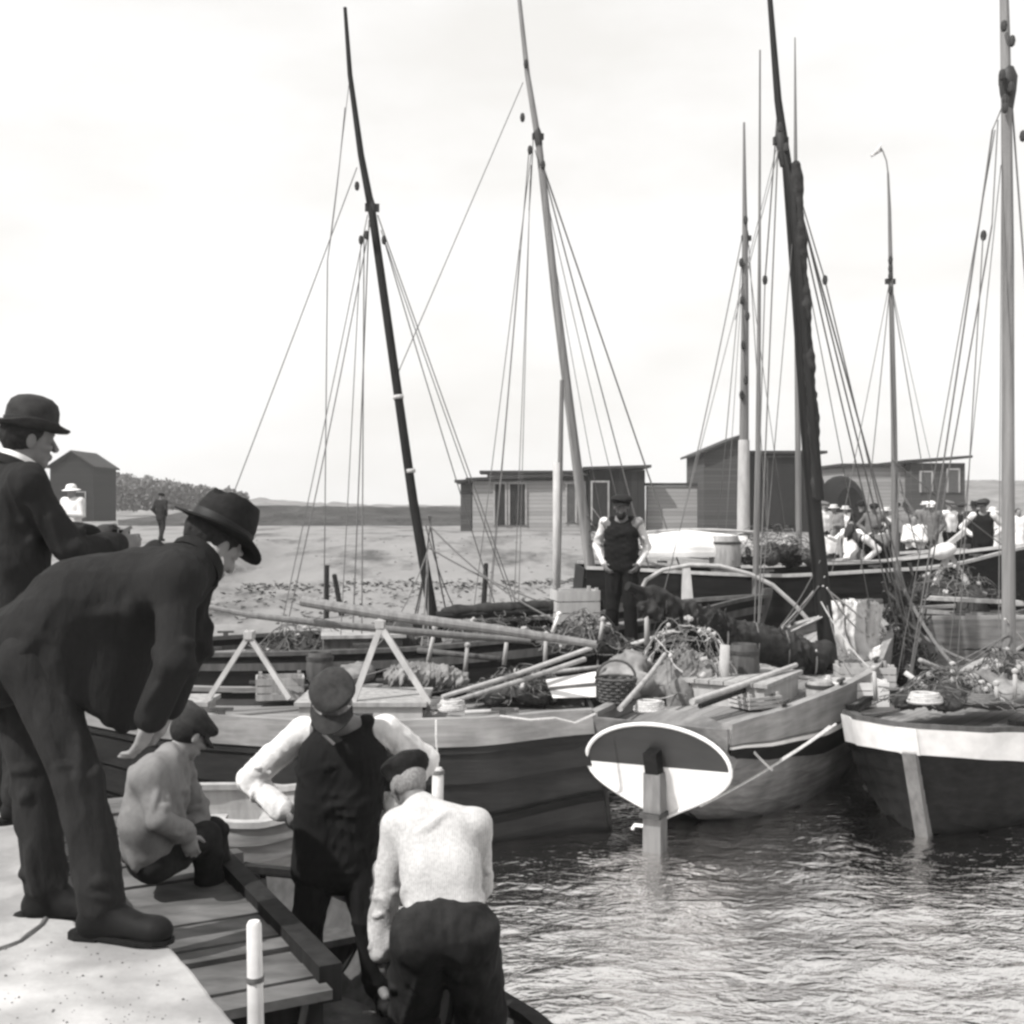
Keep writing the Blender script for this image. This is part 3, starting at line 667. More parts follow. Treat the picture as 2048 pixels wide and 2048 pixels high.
# ---------------------------------------------------------------- water
def water_mat():
    m = bpy.data.materials.new('harbour_water'); m.use_nodes = True; nt = m.node_tree; n = nt.nodes; l = nt.links; n.remove(n['Principled BSDF'])
    df = n.new('ShaderNodeBsdfDiffuse'); df.inputs['Color'].default_value = grey(.27)
    gl = n.new('ShaderNodeBsdfGlossy'); gl.inputs['Color'].default_value = grey(.9); gl.inputs['Roughness'].default_value = .05
    fr = n.new('ShaderNodeFresnel'); fr.inputs['IOR'].default_value = 2.0
    ad = n.new('ShaderNodeMath'); ad.operation = 'MULTIPLY_ADD'; ad.inputs[1].default_value = .9; ad.inputs[2].default_value = .18; ad.use_clamp = True; l.new(fr.outputs[0], ad.inputs[0])
    mx = n.new('ShaderNodeMixShader'); l.new(ad.outputs[0], mx.inputs[0]); l.new(df.outputs[0], mx.inputs[1]); l.new(gl.outputs[0], mx.inputs[2]); l.new(mx.outputs[0], n['Material Output'].inputs[0])
    tc = n.new('ShaderNodeTexCoord')
    last = None
    for scl, st, di in (((2.6, 4.4, 1), .8, .045), ((7.5, 12, 1), .9, .024), ((20, 34, 1), .5, .007)):
        mp = n.new('ShaderNodeMapping'); mp.inputs['Scale'].default_value = scl; l.new(tc.outputs['Object'], mp.inputs[0])
        nz = n.new('ShaderNodeTexNoise'); nz.inputs['Scale'].default_value = 1; nz.inputs['Detail'].default_value = 3; nz.inputs['Distortion'].default_value = .9; l.new(mp.outputs[0], nz.inputs[0])
        bp = n.new('ShaderNodeBump'); bp.inputs['Strength'].default_value = st; bp.inputs['Distance'].default_value = di
        l.new(nz.outputs['Fac'], bp.inputs['Height'])
        if last is not None: l.new(last.outputs[0], bp.inputs['Normal'])
        last = bp
    for q_ in (df, gl, fr): l.new(last.outputs[0], q_.inputs['Normal'])
    return m
M['water'] = water_mat()
wx = ticks([(-14, -3, 8), (-3, 7, 200), (7, 40, 8)]); wy = ticks([(-4, 5.5, 4), (5.5, 13, 190), (13, 34, 20)])
def wave(x, y):
    return (mnoise.noise((x * 1.1, y * 2.0, 1)) * .026 + mnoise.noise((x * 3.1, y * 4.6, 5)) * .016 + mnoise.noise((x * 6.5, y * 9, 8)) * .006) 
wv = [(x, y, WATER + wave(x, y)) for y in wy for x in wx]; nx = len(wx)
wf = [(j * nx + i, j * nx + i + 1, (j + 1) * nx + i + 1, (j + 1) * nx + i) for j in range(len(wy) - 1) for i in range(nx - 1)]
tag(mesh_obj('water', wv, wf, M['water'], smooth=True), kind='structure')

# ---------------------------------------------------------------- quay
qp = [(3, 1.2), (.3, 1.4), (-.45, 2.6), (-.69, 3.01), (-1.04, 3.6), (-1.3, 3.635), (-1.95, 4.9), (-3.5, 7.7), (-6.2, 12.4), (-7.6, 20), (-14, 20), (-14, -3), (3, -3)]
wp = []
for (x0, y0), (x1, y1) in zip(qp, qp[1:] + qp[:1]):
    L_ = math.hypot(x1 - x0, y1 - y0); nn = max(1, int(L_ / .06)) if -4 < x0 < 1 and 0 < y0 < 9 else 1
    for i in range(nn):
        t_ = i / nn; px_ = x0 + (x1 - x0) * t_; py_ = y0 + (y1 - y0) * t_; k_ = mnoise.noise((px_ * 3, py_ * 3, 1)) * .004 + mnoise.noise((px_ * 14, py_ * 14, 4)) * .005 if i else 0
        wp.append((px_ + k_, py_ + k_ * .5))
q = MB().prism([(x, y, -.16) for x, y in wp], (0, 0, .16)); q.build('quay', M['stone'], None)
qo = bpy.data.objects['quay']; tag(qo, kind='structure')
bv = qo.modifiers.new('worn_edge', 'BEVEL'); bv.width = .012; bv.segments = 2; bv.limit_method = 'ANGLE'
ins = []
for (x, y) in qp: ins.append((x, y, -.161))
q2 = MB().prism([(x * .999 - .03, y - .01, -2.8) for x, y in qp], (0, 0, 2.638)); tag(q2.build('quay_wall', M['stone_dark']), kind='structure')
# a broken joint between two coping stones
def crack(pts, w):
    mb = MB(); rows = []
    for i, p in enumerate(pts):
        p = V(p); a = V(pts[max(0, i - 1)]); b = V(pts[min(len(pts) - 1, i + 1)]); d = (b - a).normalized(); s_ = V((-d.y, d.x, 0)) * w * (.6 + .6 * random.random())
        rows.append([p - s_, p - s_ * .3 + V((0, 0, .006)), p + s_ * .3 + V((0, 0, .006)), p + s_])
    return mb.quadstrip(rows)

def on_quay(x, y): d_ = CAMZ * FPX / (y - HOR); p = P(x, y, d_); return (p.x, p.y, .0005)
cr_ = crack([on_quay(*p) for p in ((96, 1830), (84, 1850), (62, 1866), (40, 1884), (16, 1893), (-20, 1905), (-60, 1930))], .014); tag(cr_.build('quay_joint', M['stone_dark']), kind='structure')
mb = MB(); rg = random.Random(2)
for i in range(170):
    x, y, z = on_quay(rg.uniform(-60, 460), rg.uniform(1840, 2060))
    if x > -.75 - (y - 3.01) * .6 or y > 3.58: continue
    r_ = rg.choice((.0016, .002, .002, .0028, .004)); mb.lathe([(.001, 0), (r_, r_ * .3), (r_ * .8, r_ * .9), (.001, r_ * 1.1)], (x, y, 0), None, 6, rg.uniform(.6, 1.3))
tag(mb.build('grit', M['stone_grit']), 'fine grit and crumbs of stone scattered over the quay', 'grit', kind='stuff')

# ---------------------------------------------------------------- landing stage below the quay
t = thing('landing_stage', 'low timber landing stage of worn planks under the quay edge', 'landing stage', (-1.6, 6.0, -.7))
ed = V((.74, -1.42, 0)).normalized(); nr = V((-ed.y, ed.x, 0)); nr = -nr if nr.x > 0 else nr          # along the edge, and towards the quay
e0 = V((-2.5, 8.4, -.7)); L = 3.75
k = 0; x = 0.0
mb = MB()
while x < L:
    wd = .16 + .03 * random.random()
    a = e0 + ed * (x + wd / 2) + V((0, 0, -.02 + random.uniform(-.012, .012)))
    mb.beam(a + nr * .02, a + nr * (1.15 + random.uniform(-.09, .12)), wd - random.uniform(.01, .035), .04, up=(random.uniform(-.03, .03), random.uniform(-.03, .03), 1)); x += wd
M['stage_wood'] = mat('worn_landing_planks', .12, .4, (3, 9, 9), .85, .5, (5, 18, 18), .2, spots=.35)
mb.build('deck', M['stage_wood'], t)
MB().beam(e0 + V((0, 0, -.02)), e0 + ed * L + V((0, 0, -.02)), .1, .16, up=(0, 0, 1)).build('edge_beam', M['beam'], t)
for kk in (.4, 2.0, 3.6):
    p = e0 + ed * kk - nr * -.06
    MB().tube([p + V((0, 0, -.12)), p + V((0, 0, -1.9))], [.075, .08], 10).build('pile', M['beam'], t, True)
    MB().beam(p + V((0, 0, -.14)), p + nr * 1.1 + V((0, 0, -.14)), .1, .12, up=(0, 0, 1)).build('cross_beam', M['beam'], t)
t = thing('step', 'wet lower timber step at the near end of the landing stage', 'step', (-1.1, 4.9, -1.0))
pp = [P(395, 1985, 4.75), P(500, 1985, 4.75), P(520, 2030, 4.6), P(420, 2030, 4.6)]
MB().prism([(p.x, p.y, -.82) for p in pp], (0, 0, -.05)).build('tread', M['wood_dark'], t)
MB().beam((pp[0].x, pp[0].y, -.93), (pp[1].x, pp[1].y, -.93), .06, .14).build('riser', M['beam'], t)
t = thing('mooring_post', 'slim white post standing upright at the quay corner', 'post', P(513, 2100, 4.75))
a = P(508, 1842, 4.75); b = P(516, 2300, 4.75)
MB().tube([a + V((0, 0, .0)), a - V((0, 0, .015)), lerp(a, b, .45), b], [.022, .03, .033, .036], 12).build('post', M['white_paint'], t, True)
c = lerp(a, b, .24); MB().tube([c, c - V((0, 0, .02))], .037, 12).build('rope_ring', M['rope'], t, True)

# ---------------------------------------------------------------- far land
def ridge(name, prof, d, depth, m, seed, amp):
    rows = []
    xs = []
    for (x0, y0), (x1, y1) in zip(prof[:-1], prof[1:]):
        nn = max(2, int(abs(x1 - x0) / 12))
        xs += [(x0 + (x1 - x0) * i / nn, y0 + (y1 - y0) * i / nn) for i in range(nn)]
    xs.append(prof[-1])
    for kk, (fy, fz) in enumerate(((0, 0), (.15, .55), (.4, .95), (.6, 1), (1, 0))):
        r = []
        for x, y in xs:
            top = P(x, y, d); h = top.z + .2 + amp * mnoise.noise((x * .02, seed, kk * 3)) + amp * .6 * mnoise.noise((x * .09, seed, kk))
            r.append(V((top.x * (1 + fy * depth / d), d + fy * depth, -.25 + h * fz)))
        rows.append(r)
    o = MB().quadstrip(rows).build(name, m, None, True); return tag(o, kind='structure')
ridge('hill', [(-420, 990), (120, 975), (230, 972), (330, 975), (470, 992), (640, 1003), (800, 1009), (1000, 1010)], 170, 60, M['bank'], 2, .5)
M['bank_near'] = mat('rough_sea_bank', .055, .45, (.5, .5, 3), .95, .8, (2, 2, 6), .1, bdist=.3)
ridge('sea_bank', [(236, 1040), (330, 1030), (430, 1012), (520, 1008), (700, 1012), (900, 1012), (1100, 1014)], 78, 9, M['bank_near'], 5, .1)
ridge('far_hill', [(1700, 950), (1900, 946), (2048, 946), (2300, 950)], 130, 60, M['bank'], 8, .3)
# the wood on the hill: far off, one mass of leaf clumps
mb = MB(); rg = random.Random(4)
for i in range(16000):
    x = 205 + 290 * rg.random(); top = 944 + 42 * (max(0, x - 215) / 270) ** 1.1 + 7 * mnoise.noise((x * .045, 2, 0)) + 4 * mnoise.noise((x * .15, 5, 0))
    y = top + (1018 - top) * rg.random() ** .8
    p = P(x, y, 150 + 12 * rg.random()); s_ = rg.uniform(.12, .36)
    d1 = V((rg.gauss(0, 1), rg.gauss(0, 1), rg.gauss(0, 1))).normalized() * s_; d2 = V((rg.gauss(0, 1), rg.gauss(0, 1), rg.gauss(0, 1))).normalized() * s_
    b = len(mb.v); mb.v += [p, p + d1, p + d1 * .9 + d2, p + d2]; mb.f.append((b, b + 1, b + 2, b + 3))
tag(mb.build('woods', M['leaf']), 'far off wood of dark trees on the hill behind the barn', 'woods', kind='stuff')

# ---------------------------------------------------------------- sheds
def shed(name, label, cat, x0, x1, ytop, d, depth, roof='flat', wall='shed_grey', ybase=None, rise=0, openings=(), over=.35, yaw=0):
    a = P(x0, HOR, d); b = P(x1, HOR, d); zt = P(0, ytop, d).z; zb = -.6
    root = thing(name, label, cat, ((a.x + b.x) / 2, d, 0), yaw)
    W = b.x - a.x; h = zt; x_ = W / 2
    mw = MB()
    if roof == 'gable_front':
        pr = [(-x_, 0, zb), (x_, 0, zb), (x_, 0, h), (0, 0, h + rise), (-x_, 0, h)]
        mw.prism(pr, (0, depth, 0))
    elif roof == 'mono':
        pr = [(-x_, 0, zb), (x_, 0, zb), (x_, 0, h + rise), (-x_, 0, h)]
        mw.prism(pr, (0, depth, 0))
    else:
        mw.box((-x_, 0, zb), (x_, depth, h))
    mw.build('wall', M[wall], root, local=True)
    mr = MB(); t_ = .14
    if roof == 'gable_front':
        for e in (-1, 1):
            mr.prism([(0, -over, h + rise + .02), (e * (x_ + over), -over, h - rise * over / x_ + .02), (e * (x_ + over), -over, h - rise * over / x_ + .02 + t_), (0, -over, h + rise + .02 + t_)], (0, depth + 2 * over, 0))
    elif roof == 'mono':
        sl_ = rise / W
        mr.prism([(-x_ - over, -over, h - sl_ * over + .02), (x_ + over, -over, h + rise + sl_ * over + .02), (x_ + over, -over, h + rise + sl_ * over + t_), (-x_ - over, -over, h - sl_ * over + t_)], (0, depth + 2 * over, 0))
    else:
        mr.prism([(-x_ - over, -over, h + .02), (x_ + over, -over, h + .02 + rise), (x_ + over, -over, h + .02 + rise + t_), (-x_ - over, -over, h + .02 + t_)], (0, depth + 2 * over, 0))
    mr.build('roof', M['roof'], root, local=True)
    for (nm, ox0, ox1, oy0, oy1, m) in openings:
        u0 = P(ox0, 0, d).x - (a.x + b.x) / 2; u1 = P(ox1, 0, d).x - (a.x + b.x) / 2; z1 = P(0, oy0, d).z; z0 = P(0, oy1, d).z
        f_ = MB(); fw = .09
        f_.box((u0, -.05, z0), (u1, -.012, z1))
        ob = f_.build(nm, M[m], root, local=True)
        fr = MB()
        fr.box((u0 - fw, -.09, z0), (u0 - .003, -.004, z1 + fw)); fr.box((u1 + .003, -.09, z0), (u1 + fw, -.004, z1 + fw)); fr.box((u0 - .003, -.09, z1 + .003), (u1 + .003, -.004, z1 + fw))
        fr.build('frame', M['wood'] if nm != 'wide_door' else M['wood_dark'], ob, local=True)
    return root
shed('barn', 'dark gabled barn on the far left bank beside the wood', 'barn', 100, 187, 933, 100, 5.7, 'gable_front', 'barn', rise=1.2, over=.25,
     openings=[('door', 150, 170, 985, 1035, 'opening')])
s1 = shed('shed', 'long low pale weatherboard shed with black doors and flat roof', 'shed', 945, 1172, 962, 62, 5, 'flat', 'shed_pale', rise=.25,
     openings=[('door', 990, 1010, 968, 1050, 'opening'), ('door', 1020, 1050, 968, 1050, 'opening'), ('window', 1134, 1150, 968, 1045, 'window'), ('wide_door', 1175, 1176, 970, 1050, 'opening')][:3])
MB().box((-2.2, 1.2, 2.62), (2.9, 3.6, 3.0)).build('clerestory', M['shed_pale'], s1, local=True)
MB().box((-2.6, .9, 3.02), (3.2, 3.9, 3.16)).build('upper_roof', M['roof'], s1, local=True)
shed('lean_to', 'dark leaning timber lean-to against the right end of the pale shed', 'shed', 1178, 1290, 940, 61.5, 5, 'flat', 'shed_dark', rise=.1, over=.3,
     openings=[('door', 1185, 1215, 965, 1050, 'opening')])
shed('lean_to', 'grey slatted lean-to at the left end of the pale shed', 'shed', 921, 943, 966, 62.4, 4.4, 'flat', 'shed_grey', rise=.05, over=.3)
shed('boundary_wall', 'low pale boarded wall between the two groups of sheds', 'wall', 1294, 1402, 972, 62.2, .5, 'flat', 'shed_pale', rise=0, over=.08)
s2 = shed('shed', 'tall grey boathouse with one sloping roof beside black doors', 'shed', 1408, 1480, 906, 60, 6, 'mono', 'shed_grey', rise=.75, over=.3)
shed('boathouse', 'tall black boarded boathouse under a level roof', 'boathouse', 1484, 1640, 908, 60.6, 6, 'flat', 'shed_dark', rise=0, over=.3,
     openings=[('wide_door', 1536, 1590, 915, 1050, 'opening')])
shed('shed', 'low pale shed behind the crowd on the pier', 'shed', 1690, 1815, 933, 66, 5, 'flat', 'shed_pale', rise=0, over=.3)
shed('shed', 'small dark shed with square windows right of the low pale shed', 'shed', 1822, 1930, 926, 65, 5, 'flat', 'shed_grey', rise=.25, over=.3,
     openings=[('window', 1842, 1862, 945, 985, 'window'), ('window', 1896, 1916, 940, 985, 'window')])
# an upturned tarred hull beside the boathouse
t = thing('upturned_boat', 'black upturned hull propped beside the tall boathouse', 'boat', (P(1680, 0, 57).x, 57, 0))
rows = []
for i in range(9):
    u = i / 8; w_ = 1.15 * math.sin(math.pi * (.12 + .86 * u)) ** .6; h_ = 1.75 * math.sin(math.pi * (.15 + .8 * u)) ** .5
    rows.append([V((w_ * math.cos(a), -1.6 + 3.6 * u, max(0, 1.0 + h_ * math.sin(a)))) for a in [math.pi * k / 12 for k in range(13)]])
MB().quadstrip(rows, False, True).build('hull', M['black_hull'], t, True, local=True)
for e in (-1, 1): MB().box((e * .8 - .08, -.9, -.6), (e * .8 + .08, -.7, 1.2)).build('prop', M['wood_dark'], t, local=True)

# ---------------------------------------------------------------- timber pier behind the boats
t = thing('timber_pier', 'long timber pier crowded with people behind the boats', 'pier', (14, 33, -.35))
PZ = -.35
MB().box((7.2, 30.5, PZ - .22), (26, 37, PZ)).build('deck', M['deck_dark'], t)
MB().box((7.0, 30.3, PZ - .5), (26, 30.49, PZ - .02)).build('fascia', M['beam'], t)
for i in range(9):
    x = 7.4 + i * 2.1
    for y in (30.8, 34):
        MB().tube([(x, y, PZ - .22), (x + random.uniform(-.1, .1), y, -2.6)], [.14, .16], 8).build('pile', M['beam'], t, True)

# ---------------------------------------------------------------- thin sea air between the quay and the far land
am = bpy.data.materials.new('sea_air'); am.use_nodes = True; nt = am.node_tree; nt.nodes.remove(nt.nodes['Principled BSDF'])
pv = nt.nodes.new('ShaderNodeVolumePrincipled'); pv.inputs['Color'].default_value = (.97, .96, .95, 1); pv.inputs['Density'].default_value = .0007
nt.links.new(pv.outputs[0], nt.nodes['Material Output'].inputs['Volume'])
tag(MB().box((-310, -30, -4), (310, 430, 22)).build('haze', am), 'thin pale sea haze lying over the harbour and the far land', 'haze', kind='stuff')
# ---------------------------------------------------------------- boats
def interp(tab, t):
    for (a, va), (b, vb) in zip(tab[:-1], tab[1:]):
        if t <= b:
            k = smooth((t - a) / (b - a)) * .5 + .5 * (t - a) / (b - a); return va + (vb - va) * max(0, min(1, k))
    return tab[-1][1]

class Hull:
    """half-beam, sheer, keel and fullness along the length; x from stern 0 to bow L, z above water"""
    def __init__(s, L, hb, sheer, keel, full=((0, 2.0), (1, 1.3)), bow_rake=.3, stern_rake=-.1, nst=44):
        s.L, s.hb, s.sh, s.ke, s.fu, s.br, s.sr, s.nst = L, hb, sheer, keel, full, bow_rake, stern_rake, nst
    def pt(s, t, u, side, off=0.0, dz=0.0):
        hb = interp(s.hb, t); zs = interp(s.sh, t); zk = interp(s.ke, t); n = interp(s.fu, t)
        y = hb * (1 - (1 - u) ** n) ** (1 / n) if u < 1 else hb
        z = zk + (zs - zk) * u
        x = s.L * t + s.br * max(0, (t - .7) / .3) ** 2 * (u - .5) * 2 - s.sr * max(0, (.25 - t) / .25) * (u - .5) * 2
        return V((x, side * (y + off), z + dz))
    def ts(s, a=0, b=1, n=None):
        n = n or s.nst; return [a + (b - a) * (1 - (1 - i / n) ** 1.5) for i in range(n + 1)]
    def shell(s, strakes=9, lap=.012):
        mb = MB()
        for side in (-1, 1):
            rows = []
            for t in s.ts():
                r = []
                for i in range(strakes):
                    for j in range(3):
                        u = (i + j / 2) / strakes; r.append(s.pt(t, u, side, lap * (1 - j / 2)))
                rows.append(r)
            mb.quadstrip(rows)
        return mb
    def band(s, u0, u1, off, a=0, b=1, thick=.03, n=None, dz=0):
        mb = MB()
        for side in (-1, 1):
            rows = []
            for t in s.ts(a, b, n):
                rows.append([s.pt(t, u0, side, off - thick, dz), s.pt(t, u0, side, off, dz), s.pt(t, u1, side, off, dz), s.pt(t, u1, side, off - thick, dz)])
            mb.quadstrip(rows, True, True)
        return mb
    def cap(s, w=.09, h=.045, a=0, b=1, out=.03, dz=.0):
        mb = MB()
        for side in (-1, 1):
            rows = []
            for t in s.ts(a, b):
                p = s.pt(t, 1, side); y = abs(p.y)
                rows.append([V((p.x, side * (y + out), p.z + dz)), V((p.x, side * (y + out), p.z + dz + h)), V((p.x, side * max(0, y + out - w), p.z + dz + h)), V((p.x, side * max(0, y + out - w), p.z + dz))])
            mb.quadstrip(rows, True, True)
        return mb
    def deck(s, drop=.12, crown=.06, a=0, b=1):
        rows = []
        for t in s.ts(a, b):
            p = s.pt(t, 1, 1); hb = p.y; zs = p.z - drop
            u = 1 - drop / max(.2, interp(s.sh, t) - interp(s.ke, t)); q_ = s.pt(t, u, 1); hb = max(.004, q_.y - .014)
            rows.append([V((q_.x - .01, hb * k / 5, zs + crown * (1 - (k / 5) ** 2))) for k in range(-5, 6)])
        return MB().quadstrip(rows)
    def inner(s, off=.035, ulow=.12):
        mb = MB()
        for side in (-1, 1):
            rows = [[s.pt(t, ulow + (1 - ulow) * i / 7, side, -off if i or 1 else 0) for i in range(8)] for t in s.ts(.01, .97)]
            mb.quadstrip(rows)
        return mb
    def transom(s, t=0.0, dx=-.004, n=10):
        pts = [s.pt(t, i / n, -1) for i in range(n + 1)][::-1] + [s.pt(t, i / n, 1) for i in range(1, n + 1)]
        return MB().prism([p + V((dx, 0, 0)) for p in pts], (-.035, 0, 0))

def boat(name, label, cat, stern, head, H, z0=WATER, roll=0, m_hull='tar', m_deck='deck', strakes=9, lap=.012, drop=.14, caprail='wood', group=None, stem='wood_dark', transom=None, open_=False, stw=.05, stop=1.0):
    rz = math.atan2(head[1], head[0])
    root = thing(name, label, cat, (stern[0], stern[1], z0), rz, group, roll)
    H.shell(strakes, lap).build('hull', M[m_hull], root, True, local=True)
    H.transom().build('transom', M[transom or m_hull], root, local=True)
    if not open_:
        H.deck(drop).build('deck', M[m_deck], root, True, local=True)
    H.cap().build('rail', M[caprail], root, True, local=True)
    # stem post
    pts = [H.pt(.995, u, 1) for u in (0, .25 * stop, .5 * stop, .75 * stop, stop)]
    rows = []
    for p in pts: rows.append([V((p.x - .03, -stw, p.z)), V((p.x + .09, -stw * .8, p.z)), V((p.x + .09, stw * .8, p.z)), V((p.x - .03, stw, p.z))])
    q = rows[-1]
    if stop == 1.0: rows.append([v + V((.02, 0, .12)) for v in q])
    MB().quadstrip(rows, True, True).build('stem', M[stem], root, local=True)
    return root

def at_local(root, p): return world_of(root) @ V(p)

def deckhouse(root, x0, x1, w, z0, h, m='wood_pale'):
    o = MB().box((x0, -w, z0), (x1, w, z0 + h)).build('hatch', M[m], root, local=True)
    mb = MB()
    for i in range(6):
        y = -w - .04 + (2 * w + .08) * i / 6; mb.box((x0 - .04, y, z0 + h + .002), (x1 + .04, y + (2 * w + .08) / 6 - .012, z0 + h + .04))
    mb.build('hatch_cover', M['wood'], o, local=True)

def rope_path(a, b, sag=.0, n=10, wob=0.0):
    a = V(a); b = V(b); out = []
    for i in range(n + 1):
        t = i / n; p = lerp(a, b, t); p.z -= sag * 4 * t * (1 - t)
        out.append(p + V((random.uniform(-wob, wob), random.uniform(-wob, wob), 0)))
    return out

def line(root, a, b, r=.008, m='rope', name='shroud', sag=0.0, n=8):
    return MB().tube(rope_path(a, b, sag, n), r, 5).build(name, M[m], root, True)

def block(root, p, s=.07, name='block'):
    mb = MB(); mb.lathe([(.002, -s), (s * .55, -s * .7), (s * .75, 0), (s * .55, s * .7), (.002, s)], p, None, 10, .7)
    return mb.build(name, M['block'], root, True)

def mast(root, pts, r0, r1, m, hounds=None, name='mast'):
    o = MB().tube(pts, [r0 + (r1 - r0) * i / (len(pts) - 1) for i in range(len(pts))], 12).build(name, M[m], root, True)
    if hounds is not None:
        d = (V(pts[-1]) - V(pts[0])).normalized(); h = V(hounds)
        MB().tube([h - d * .28, h - d * .1, h + d * .05, h + d * .16], [r1 * 1.2, r1 * 1.9, r1 * 2.2, r1 * 1.3], 10).build('hounds', M['block'], o, True)
        MB().beam(h + V((-.085, 0, .02)), h + V((.085, .03, .02)), .06, .09).build('cheek', M['block'], o)
    return o

# --- long dark boat lying side-on, its stern beside the oval transom
HA = Hull(5.6, [(0, .62), (.2, .95), (.42, 1.05), (.68, .7), (.86, .32), (1, .03)], [(0, 1.08), (.35, 1.05), (.6, 1.06), (1, 1.2)], [(0, -.25), (.2, -.5), (.7, -.5), (1, -.1)], [(0, 2.2), (.5, 2.6), (1, 1.4)])
A = boat('sailing_boat', 'long dark grey boat with a broad pale rail strake lying side-on at centre', 'boat', (.8, 11.12), (-1, .0), HA, m_hull='grey_hull', strakes=6, lap=.022, caprail='pale_paint', roll=.0)
HA.band(.875, 1.0, .035, 0, 1, .028).build('rail_strake', M['pale_paint'], A, True, local=True)
HA.band(.42, .47, .035, 0, 1, .03).build('rubbing_strake', M['black_hull'], A, True, local=True)
deckhouse(A, 1.6, 2.7, .42, .95, .16)
deckhouse(A, 3.6, 3.9, .22, .98, .1)
# --- boat with the oval transom
TB = P(1325, 1520, 10.2)
hdB = V((math.cos(math.radians(60)), math.sin(math.radians(60))))
HB = Hull(7.0, [(0, .63), (.15, .78), (.5, .92), (.78, .7), (1, .03)], [(0, 1.06), (.3, 1.04), (.6, 1.1), (1, 1.5)], [(0, .36), (.12, .0), (.3, -.4), (1, -.1)], [(0, 1.9), (.4, 2.4), (1, 1.4)], stern_rake=.12)
B = boat('sailing_boat', 'pale planked boat with an oval dark and white transom seen from astern', 'boat', (TB.x + .02, TB.y + .1), hdB, HB, m_hull='pale_hull', strakes=8, caprail='pale_paint', lap=.016)
HB.band(.8, 1.0, .026, 0, 1, .02).build('bulwark', M['pale_paint'], B, True, local=True)
HB.band(.745, .775, .032, 0, 1, .02).build('white_stripe', M['white_paint'], B, True, local=True)
HB.band(.62, .74, .028, 0, 1, .02).build('dark_strake', M['black_hull'], B, True, local=True)
deckhouse(B, 1.5, 2.6, .4, .95, .22)
def oval_transom(root):
    rx, rt, rb = .66, .36, .42
    # world frame of the transom: it stands across the stern, leaning aft at the top
    ax = V((0, -1, 0)); up = V((-.22, 0, .975)).normalized(); c0 = V((-.1, .0, .72)); nn = V((-1, 0, -.2)).normalized()
    til = .03
    ax, up = ax * math.cos(til) + up * math.sin(til), up * math.cos(til) - ax * math.sin(til)
    def edge(a, k=1.0, sag=1.0):
        x = math.cos(a); y = math.sin(a)
        xx = rx * x * k; yy = (rt if y > 0 else rb) * y * k
        if y < 0: xx *= (1 - .38 * (-y) ** 2.2 * sag); yy *= (1 + .18 * (1 - abs(x)) ** 3)
        return c0 + ax * xx + up * yy
    n_ = 48; ang = [2 * math.pi * i / n_ for i in range(n_)]
    split = -.02
    def halfpts(top):
        s0 = math.asin(max(-1, min(1, split / (rt if split > 0 else rb))))
        a0, a1 = (s0, math.pi - s0) if top else (math.pi - s0, 2 * math.pi + s0)
        return [edge(a0 + (a1 - a0) * i / 30) for i in range(31)]
    def bld(nm, mb, m, par):
        return mb.build(nm, m, par, local=True)
    bo = bld('transom_board', MB().prism(halfpts(True), nn * .05), M['dark_paint'], root)
    bld('white_board', MB().prism(halfpts(False), nn * .052), M['white_paint'], bo)
    rim = [edge(a, 1.0) + nn * .05 for a in ang]; rim.append(rim[0]); rim.append(rim[1])
    bld('rim', MB().tube(rim, .018, 8, False), M['white_paint'], bo)
    # counter timber between transom board and the hull
    rows = [[edge(a, .97) for a in ang], [edge(a, .9) - nn * .3 + V((.12, 0, .02)) for a in ang]]
    bld('counter', MB().quadstrip(rows, True), M['pale_hull'], bo)
    # rudder trunk and sternpost
    r = MB().beam(c0 + up * -.05 + nn * .1, c0 + V((.02, 0, -1.2)) + nn * .1, .15, .14, up=nn, taper=1.15)
    ru = bld('rudder', r, M['wood_mid'], root)
    bld('rudder_head', MB().beam(c0 + up * .14 + nn * .1, c0 + up * -.12 + nn * .1, .12, .14, up=nn), M['black_hull'], ru)
    bld('gudgeon', MB().box((-.31, -.09, .28), (-.1, .09, .32)), M['iron'], ru)
    # bent iron hanging from the heel of the transom
    q = c0 + up * -.46 + nn * .06
    bld('boarding_iron', MB().tube([q + ax * -.06, q + ax * -.1 + up * -.07, q + ax * -.2 + up * -.12, q + ax * -.27 + up * -.12, q + ax * -.3 + up * -.16], .016, 8), M['white_paint'], root)
oval_transom(B)
# --- boat with the white rail at the right edge
HD = Hull(5.6, [(0, .62), (.3, .95), (.7, 1.0), (.86, .86), (.95, .56), (.985, .28), (1, .05)], [(0, .85), (.4, .78), (.8, .86), (.93, .97), (1, 1.02)], [(0, -.2), (.5, -.45), (.85, -.35), (1, -.12)], [(0, 2.2), (.6, 2.4), (1, 1.5)], bow_rake=.3)
hdD = V((-.56, -.83)).normalized(); bowD = V((3.42, 10.28))
D = boat('sailing_boat', 'black boat with a bright white rail pointing its bow at the water on the right', 'boat', tuple(bowD - hdD * 5.75), hdD, HD, m_hull='black_hull', strakes=8, lap=.02, caprail='wood_dark', stem='wood_mid', transom='black_hull', stw=.07, stop=.8)
HD.band(.79, 1.0, .045, 0, 1, .035).build('white_rail', M['white_paint'], D, True, local=True)
rows = []
for u in (.788, .86, .93, 1.002):
    p = HD.pt(1, u, 1); w_ = p.y + .05; rows.append([V((p.x - .05, -w_, p.z)), V((p.x + .02, -w_ * .86, p.z)), V((p.x + .034, 0, p.z)), V((p.x + .02, w_ * .86, p.z)), V((p.x - .05, w_, p.z))])
MB().quadstrip(rows, True, True).build('breast_piece', M['white_paint'], D, True, local=True)
HD.cap(.07, .05, .0, .9, .0, .05).build('grab_rail', M['black_hull'], D, local=True)
